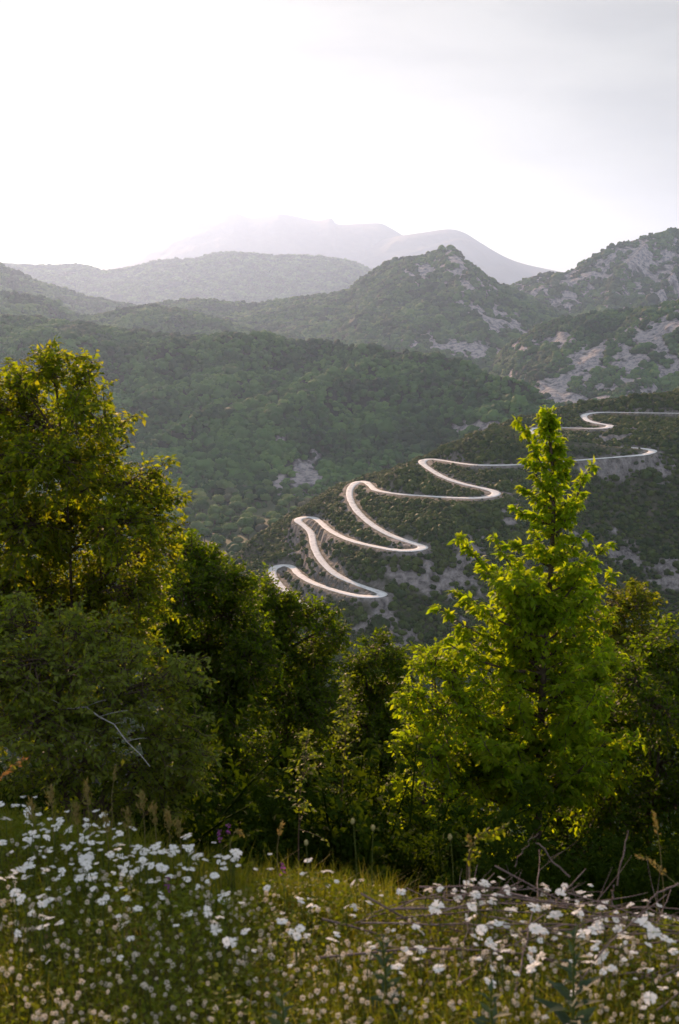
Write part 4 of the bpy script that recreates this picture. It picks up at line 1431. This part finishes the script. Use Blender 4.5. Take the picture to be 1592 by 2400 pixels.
def grass_head(lst, Y, t_head, hw, lab, mat=None, n=46, name='grass_stalk', ln=.013, droop=.1):
    p = catmull(P2(lst, Y), 8)
    base = p[0].copy()
    g = float(g_h(base[0], base[1]))
    if g < base[2]:
        p = np.vstack([[base[0], base[1], g], p])
        base = p[0].copy()
    root = link(name, None, None, base)
    tag(root, lab, 'grass')
    b = Buf()
    tubes(b, p[None], np.linspace(.0014, .0007, len(p))[None], 4)
    link('stem', b.mesh('stem', M_stemdry, origin=base), root)
    b = Buf()
    rg = np.random.default_rng(int(abs(lst[0][0])) + 7)
    t = rg.uniform(t_head, 1, (1, n))
    q_, tg = on_curve(p[None], t)
    q_, tg = q_[0], tg[0]
    d = nrm(tg + rg.normal(0, .45, (n, 3)) + [0, 0, -droop])
    q_ = q_ + rg.normal(0, hw, (n, 3))
    place_leaves(b, q_, d, nrm(rg.normal(0, 1, (n, 3))), ln * rg.uniform(.7, 1.3, n), .0045 * rg.uniform(.7, 1.3, n))
    link('seed_head', b.mesh('seed_head', mat or M_seed, origin=base), root)
    return root


for (lst, Y, th, hw, lab, mt) in (
        ([(1556, 2090), (1548, 2000), (1541, 1950), (1534, 1908)], 3.6, .62, .0016, 'tall pale grass spike standing at the far right edge of the meadow', None),
        ([(1600, 2085), (1560, 2050), (1530, 2022), (1492, 2002)], 3.5, .35, .003, 'drooping golden grass head leaning in from the right edge', None),
        ([(-20, 1850), (0, 1822), (25, 1802), (58, 1778)], 4.0, .25, .004, 'rusty feathery grass plume at the left edge', M_seedr),
        ([(262, 1870), (266, 1835), (272, 1795)], 4.5, .55, .002, 'pale slender grass spike in front of the left bush', None),
        ([(650, 1985), (655, 1955), (660, 1932)], 4.0, .4, .003, 'bent grass spike in the dark gap at the middle of the meadow edge', None),
        ([(540, 1975), (548, 1955), (556, 1948), (570, 1955)], 4.1, .5, .003, 'nodding grass head left of the middle of the meadow edge', None),
        ([(1103, 2010), (1103, 1985), (1098, 1960)], 3.7, .5, .002, 'thin grass spike left of the stick heap', None)):
    grass_head(lst, Y, th, hw, lab, mt)
for j, (px_, py_, hgt) in enumerate(((120, 1850, 60), (205, 1838, 70), (250, 1905, 70), (300, 1900, 70), (335, 1858, 75), (362, 1890, 65), (395, 1905, 60), (420, 1925, 50), (180, 1890, 60), (75, 1880, 60))):
    r_ = grass_head([(px_ + 4, py_ + hgt), (px_, py_ + hgt * .5), (px_ - 2, py_)], 4.25, .35, .006, 'yellow-green bristly grass tuft along the left edge of the meadow', None, 70, 'grass_tuft', .02, -.2)
    r_["group"] = 'bristly grass tufts along the left meadow edge'
# two round buds and a few others on thin stems
M_bud = noise_mat('flower_bud', 200, [(0.3, (0.16, 0.15, 0.05)), (0.7, (0.36, 0.32, 0.16))])
M_purple = leaf_mat('purple_petal', [(0.20, 0.05, 0.22), (0.28, 0.08, 0.26)], .3, (1.3, 1.1, 1.3), rough=.7)
Vb, Tb = ico(3)
for (px_, py_, bx, by, Y, lab) in ((827, 1925, 838, 1990, 3.85, 'round pale bud on a thin stem, the left one of two at the dark gap'), (875, 1940, 872, 2000, 3.85, 'round pale bud on a thin stem, the right one of two at the dark gap'),
                                   (1055, 1962, 1066, 2020, 3.75, 'pale bud on a thin stem in front of the yellow-green bush'), (718, 1975, 722, 2030, 3.9, 'brownish bud on a stem below the dark gap')):
    tpnt, bpnt = P(px_, py_, Y), P(bx, by, Y)
    gpt = np.array([bpnt[0], bpnt[1], float(g_h(bpnt[0], bpnt[1]))])
    root = link('flower_bud', None, None, gpt)
    tag(root, lab, 'flower bud')
    b = Buf()
    tubes(b, bezier(gpt, bpnt, tpnt, 8)[None], np.linspace(.0015, .001, 8)[None], 5)
    link('stem', b.mesh('stem', M_stem, origin=gpt), root)
    b = Buf()
    nb_ = 1 + .15 * fbm(Vb[:, 0] * 4, Vb[:, 1] * 4, Vb[:, 2] * 4, 2, int(px_))
    b.add(Vb * nb_[:, None] * [.0065, .0065, .010] + tpnt, None, Tb)
    link('bud', b.mesh('bud', M_bud, True, origin=gpt), root)
for (px_, py_, Y, lab) in ((515, 1950, 4.1, 'small purple flower spike at the meadow edge below the dark bushes'), (535, 1938, 4.15, 'small purple flower spike just right of and above its twin'), (394, 2064, 3.6, 'single purple floret among the white wildflowers at the left'), (662, 2030, 3.7, 'single purple floret near the middle of the meadow')):
    tpnt = P(px_, py_, Y)
    gpt = np.array([tpnt[0], tpnt[1], float(g_h(tpnt[0], tpnt[1]))])
    root = link('purple_flower', None, None, gpt)
    tag(root, lab, 'flower')
    b = Buf()
    tubes(b, bezier(gpt, (gpt + tpnt) / 2 + [.01, 0, 0], tpnt, 6)[None], np.linspace(.0014, .001, 6)[None], 5)
    link('stem', b.mesh('stem', M_stem, origin=gpt), root)
    b = Buf()
    rg = np.random.default_rng(int(px_))
    m = 22
    pos = tpnt + np.stack([rg.normal(0, .003, m), rg.normal(0, .003, m), rg.uniform(-.03, .008, m)], -1)
    place_leaves(b, pos, nrm(rg.normal(0, 1, (m, 3)) + [0, 0, .3]), nrm(rg.normal(0, 1, (m, 3))), rg.uniform(.006, .011, m), rg.uniform(.005, .008, m))
    link('petals', b.mesh('petals', M_purple, origin=gpt), root)

# leafy grey-green plants in the grass
M_mull = leaf_mat('grey_green_leaf', [(0.035, 0.060, 0.035), (0.050, 0.078, 0.045), (0.042, 0.066, 0.036)], .25, (1.8, 2.0, .9), rough=.6)


def leafy_plant(px_, top, bot, Y, lab, n=30, ln=.075, lean=0.0):
    a, t_ = P(px_, bot, Y), P(px_ + lean, top, Y)
    gpt = np.array([a[0], a[1], float(g_h(a[0], a[1]))])
    root = link('leafy_plant', None, None, gpt)
    tag(root, lab, 'plant')
    c = bezier(gpt, (gpt + t_) / 2 + [.01, .01, 0], t_, 10)
    b = Buf()
    tubes(b, c[None], np.linspace(.005, .002, 10)[None], 6)
    link('stem', b.mesh('stem', M_stem, origin=gpt), root)
    rg = np.random.default_rng(int(px_))
    t = np.linspace(.15, 1, n)[None]
    q_, tg = on_curve(c[None], t)
    an = np.arange(n) * 2.4 + rg.normal(0, .2, n)
    d = np.stack([np.cos(an), np.sin(an), np.interp(t[0], [0, 1], [.15, .9])], -1)
    L = ln * np.interp(t[0], [0, .4, 1], [1.0, 1.1, .45]) * rg.uniform(.8, 1.2, n)
    b = Buf()
    place_leaves(b, q_[0], d, nrm(np.array([0, 0, 1.0]) + rg.normal(0, .25, (n, 3))), L, L * .36)
    link('foliage', b.mesh('foliage', M_mull, origin=gpt), root)


leafy_plant(1338, 2195, 2420, 2.75, 'grey-green leafy plant with an upright stem at the lower right', 34, .085, 6)
leafy_plant(905, 2200, 2340, 3.0, 'dark leafy plant rising a little right of the middle of the meadow', 26, .06, -10)
leafy_plant(1150, 2330, 2430, 2.7, 'low grey-green leafy plant at the bottom, left of the tall leafy plant', 20, .07)
leafy_plant(660, 2330, 2440, 2.7, 'low blue-green leafy plant at the bottom left of the middle', 18, .06)

# slim saplings in the dark gap
for (lst, Y, lab, n, sl, mt) in (([(700, 1960), (705, 1850), (715, 1780), (722, 1730)], 6.2, 'thin grey-leaved sapling in the dark gap, the lower of two', 16, .13, M_leafB), ([(800, 1900), (808, 1760), (815, 1660), (820, 1595)], 7.0, 'slim pale-leaved sapling in the dark gap, the taller of two', 20, .14, M_leafB),
                                 ([(1095, 2030), (1105, 1985), (1130, 1955), (1180, 1942)], 3.7, 'arching leafy bramble sprig above the left end of the stick heap', 7, .035, M_leafA)):
    p = catmull(P2(lst, Y), 5)
    base = p[0]
    gz = float(g_h(base[0], base[1]))
    if gz < base[2]:
        p = np.vstack([[base[0], base[1], gz], p])
        base = p[0].copy()
    root = link('sapling', None, None, base)
    tag(root, lab, 'sapling')
    wb, fb = Buf(), Buf()
    tubes(wb, p[None], np.linspace(.0035 if Y > 5 else .002, .0012, len(p))[None], 5)
    s1 = twigs_on(p[None], n * 2, sl * 1.3, sl * .5, t0=.08, rg=rng)
    tubes(wb, s1, np.linspace(.0022, .001, 4)[None].repeat(len(s1), 0), 3)
    leaves_on(fb, s1, 7, .032 if Y > 5 else .02, .5)
    leaves_on(fb, p[None], 16, .032 if Y > 5 else .02, .5, t0=.4)
    link('crown', fb.mesh('crown', mt, origin=base), root)
    link('trunk', wb.mesh('trunk', M_twig, origin=base), root)

# ------------------------------------------------------------------ haze
def haze():
    lo, hi = np.array([-12000., -60., VALLEY_Z - 6]), np.array([12000., 32000., 1650.])
    V = np.array([[x, y, z] for x in (lo[0], hi[0]) for y in (lo[1], hi[1]) for z in (lo[2], hi[2])])
    Fq = [(0, 1, 3, 2), (4, 6, 7, 5), (0, 4, 5, 1), (2, 3, 7, 6), (0, 2, 6, 4), (1, 5, 7, 3)]
    m, nt, out = new_mat('haze_air')
    v = N(nt, 'ShaderNodeVolumePrincipled')
    v.inputs['Color'].default_value = (0.45, 0.645, 1.0, 1)
    v.inputs['Density'].default_value = 4.2e-5
    v.inputs['Anisotropy'].default_value = 0.58
    nt.links.new(v.outputs[0], out.inputs['Volume'])
    o = link('haze', mesh_np('haze', V, Fq, None, False, [m]))
    tag(o, 'pale evening haze filling the valley air', 'haze', None, 'stuff')


haze()

# ------------------------------------------------------------------ light
SUN_AZ, SUN_EL = math.radians(-15), math.radians(14)
w = bpy.data.worlds.new('World')
sc.world = w
w.use_nodes = True
nt = w.node_tree
nt.nodes.clear()
wo = nt.nodes.new('ShaderNodeOutputWorld')
bg = nt.nodes.new('ShaderNodeBackground')
sky = nt.nodes.new('ShaderNodeTexSky')
sky.sky_type = 'NISHITA'
sky.sun_disc = False
sky.sun_elevation = SUN_EL
sky.sun_rotation = SUN_AZ
sky.altitude = 600
sky.air_density = 1.0
sky.dust_density = 0.3
sky.ozone_density = 1.0
bg.inputs['Strength'].default_value = 0.10
# thin high cloud veiling the sky
tc = N(nt, 'ShaderNodeTexCoord')
mp = N(nt, 'ShaderNodeMapping')
mp.inputs['Scale'].default_value = (1.0, 1.0, 3.5)
nt.links.new(tc.outputs['Generated'], mp.inputs[0])
nz = N(nt, 'ShaderNodeTexNoise')
nz.inputs['Scale'].default_value = 2.2
nz.inputs['Detail'].default_value = 5
nt.links.new(mp.outputs[0], nz.inputs['Vector'])
cr = ramp(nt, nz.outputs['Fac'], [(0.35, (0.86, 0.86, 0.86)), (0.7, (0.92, 0.92, 0.92))])
mx = N(nt, 'ShaderNodeMix', data_type='RGBA')
nt.links.new(cr.outputs[0], mx.inputs['Factor'])
nt.links.new(sky.outputs[0], mx.inputs['A'])
# veil brightened away from the sun: added fill light for camera-facing surfaces
dp = N(nt, 'ShaderNodeVectorMath', operation='DOT_PRODUCT')
nt.links.new(tc.outputs['Generated'], dp.inputs[0])
dp.inputs[1].default_value = (math.sin(SUN_AZ) * math.cos(SUN_EL), math.cos(SUN_AZ) * math.cos(SUN_EL), math.sin(SUN_EL))
mr = N(nt, 'ShaderNodeMapRange', interpolation_type='SMOOTHSTEP')
nt.links.new(dp.outputs['Value'], mr.inputs['Value'])
mr.inputs['From Min'].default_value = 0.0
mr.inputs['From Max'].default_value = 0.9
mr.inputs['To Min'].default_value = 1.65
mr.inputs['To Max'].default_value = 1.0
n2 = N(nt, 'ShaderNodeTexNoise')
n2.inputs['Scale'].default_value = 5.0
n2.inputs['Detail'].default_value = 6
mp2 = N(nt, 'ShaderNodeMapping')
mp2.inputs['Scale'].default_value = (1.0, 1.0, 4.0)
mp2.inputs['Location'].default_value = (0.35, 0.0, 0.55)
nt.links.new(tc.outputs['Generated'], mp2.inputs[0])
nt.links.new(mp2.outputs[0], n2.inputs['Vector'])
c2 = ramp(nt, n2.outputs['Fac'], [(0.40, (3.15, 3.15, 3.13)), (0.62, (2.45, 2.45, 2.5))])
vm = N(nt, 'ShaderNodeVectorMath', operation='SCALE')
nt.links.new(c2.outputs[0], vm.inputs[0])
nt.links.new(mr.outputs[0], vm.inputs['Scale'])
# away from the sun more blue shows through the veil
mr2 = N(nt, 'ShaderNodeMapRange', interpolation_type='SMOOTHSTEP')
nt.links.new(dp.outputs['Value'], mr2.inputs['Value'])
mr2.inputs['From Min'].default_value = -0.3
mr2.inputs['From Max'].default_value = 0.75
tb = ramp(nt, mr2.outputs[0], [(0.0, (0.88, 0.96, 1.08)), (1.0, (1.0, 0.965, 0.88))])
vt_ = N(nt, 'ShaderNodeVectorMath', operation='MULTIPLY')
nt.links.new(vm.outputs[0], vt_.inputs[0])
nt.links.new(tb.outputs[0], vt_.inputs[1])
nt.links.new(vt_.outputs[0], mx.inputs['B'])
nt.links.new(mx.outputs['Result'], bg.inputs['Color'])
nt.links.new(bg.outputs[0], wo.inputs[0])

sl = bpy.data.lights.new('sun', 'SUN')
sl.energy = 5.0
sl.angle = math.radians(0.5)
sl.color = (1.0, 0.62, 0.40)
so = link('sun', sl)
from mathutils import Vector
sd = Vector((math.sin(SUN_AZ) * math.cos(SUN_EL), math.cos(SUN_AZ) * math.cos(SUN_EL), math.sin(SUN_EL)))
so.rotation_euler = sd.to_track_quat('Z', 'Y').to_euler()

# ------------------------------------------------------------------ camera
cam = bpy.data.cameras.new('camera')
cam.sensor_fit = 'VERTICAL'
cam.sensor_height = 36.0
cam.lens = 36.0 * F / H0
cam.clip_start = 0.1
cam.clip_end = 90000
cam.dof.use_dof = True
cam.dof.focus_distance = 600
cam.dof.aperture_fstop = 8.0
co = link('camera', cam)
co.rotation_euler = (math.pi / 2 - TH, 0, 0)
sc.camera = co

sc.view_settings.view_transform = 'Standard'
sc.view_settings.look = 'None'
sc.view_settings.exposure = 0.78
sc.view_settings.gamma = 1.0
sc.render.engine = 'CYCLES'
sc.cycles.use_denoising = True
sc.cycles.max_bounces = 12
sc.cycles.diffuse_bounces = 8
sc.cycles.transmission_bounces = 8
sc.cycles.volume_bounces = 1
sc.cycles.use_adaptive_sampling = True
sc.cycles.adaptive_threshold = 0.02
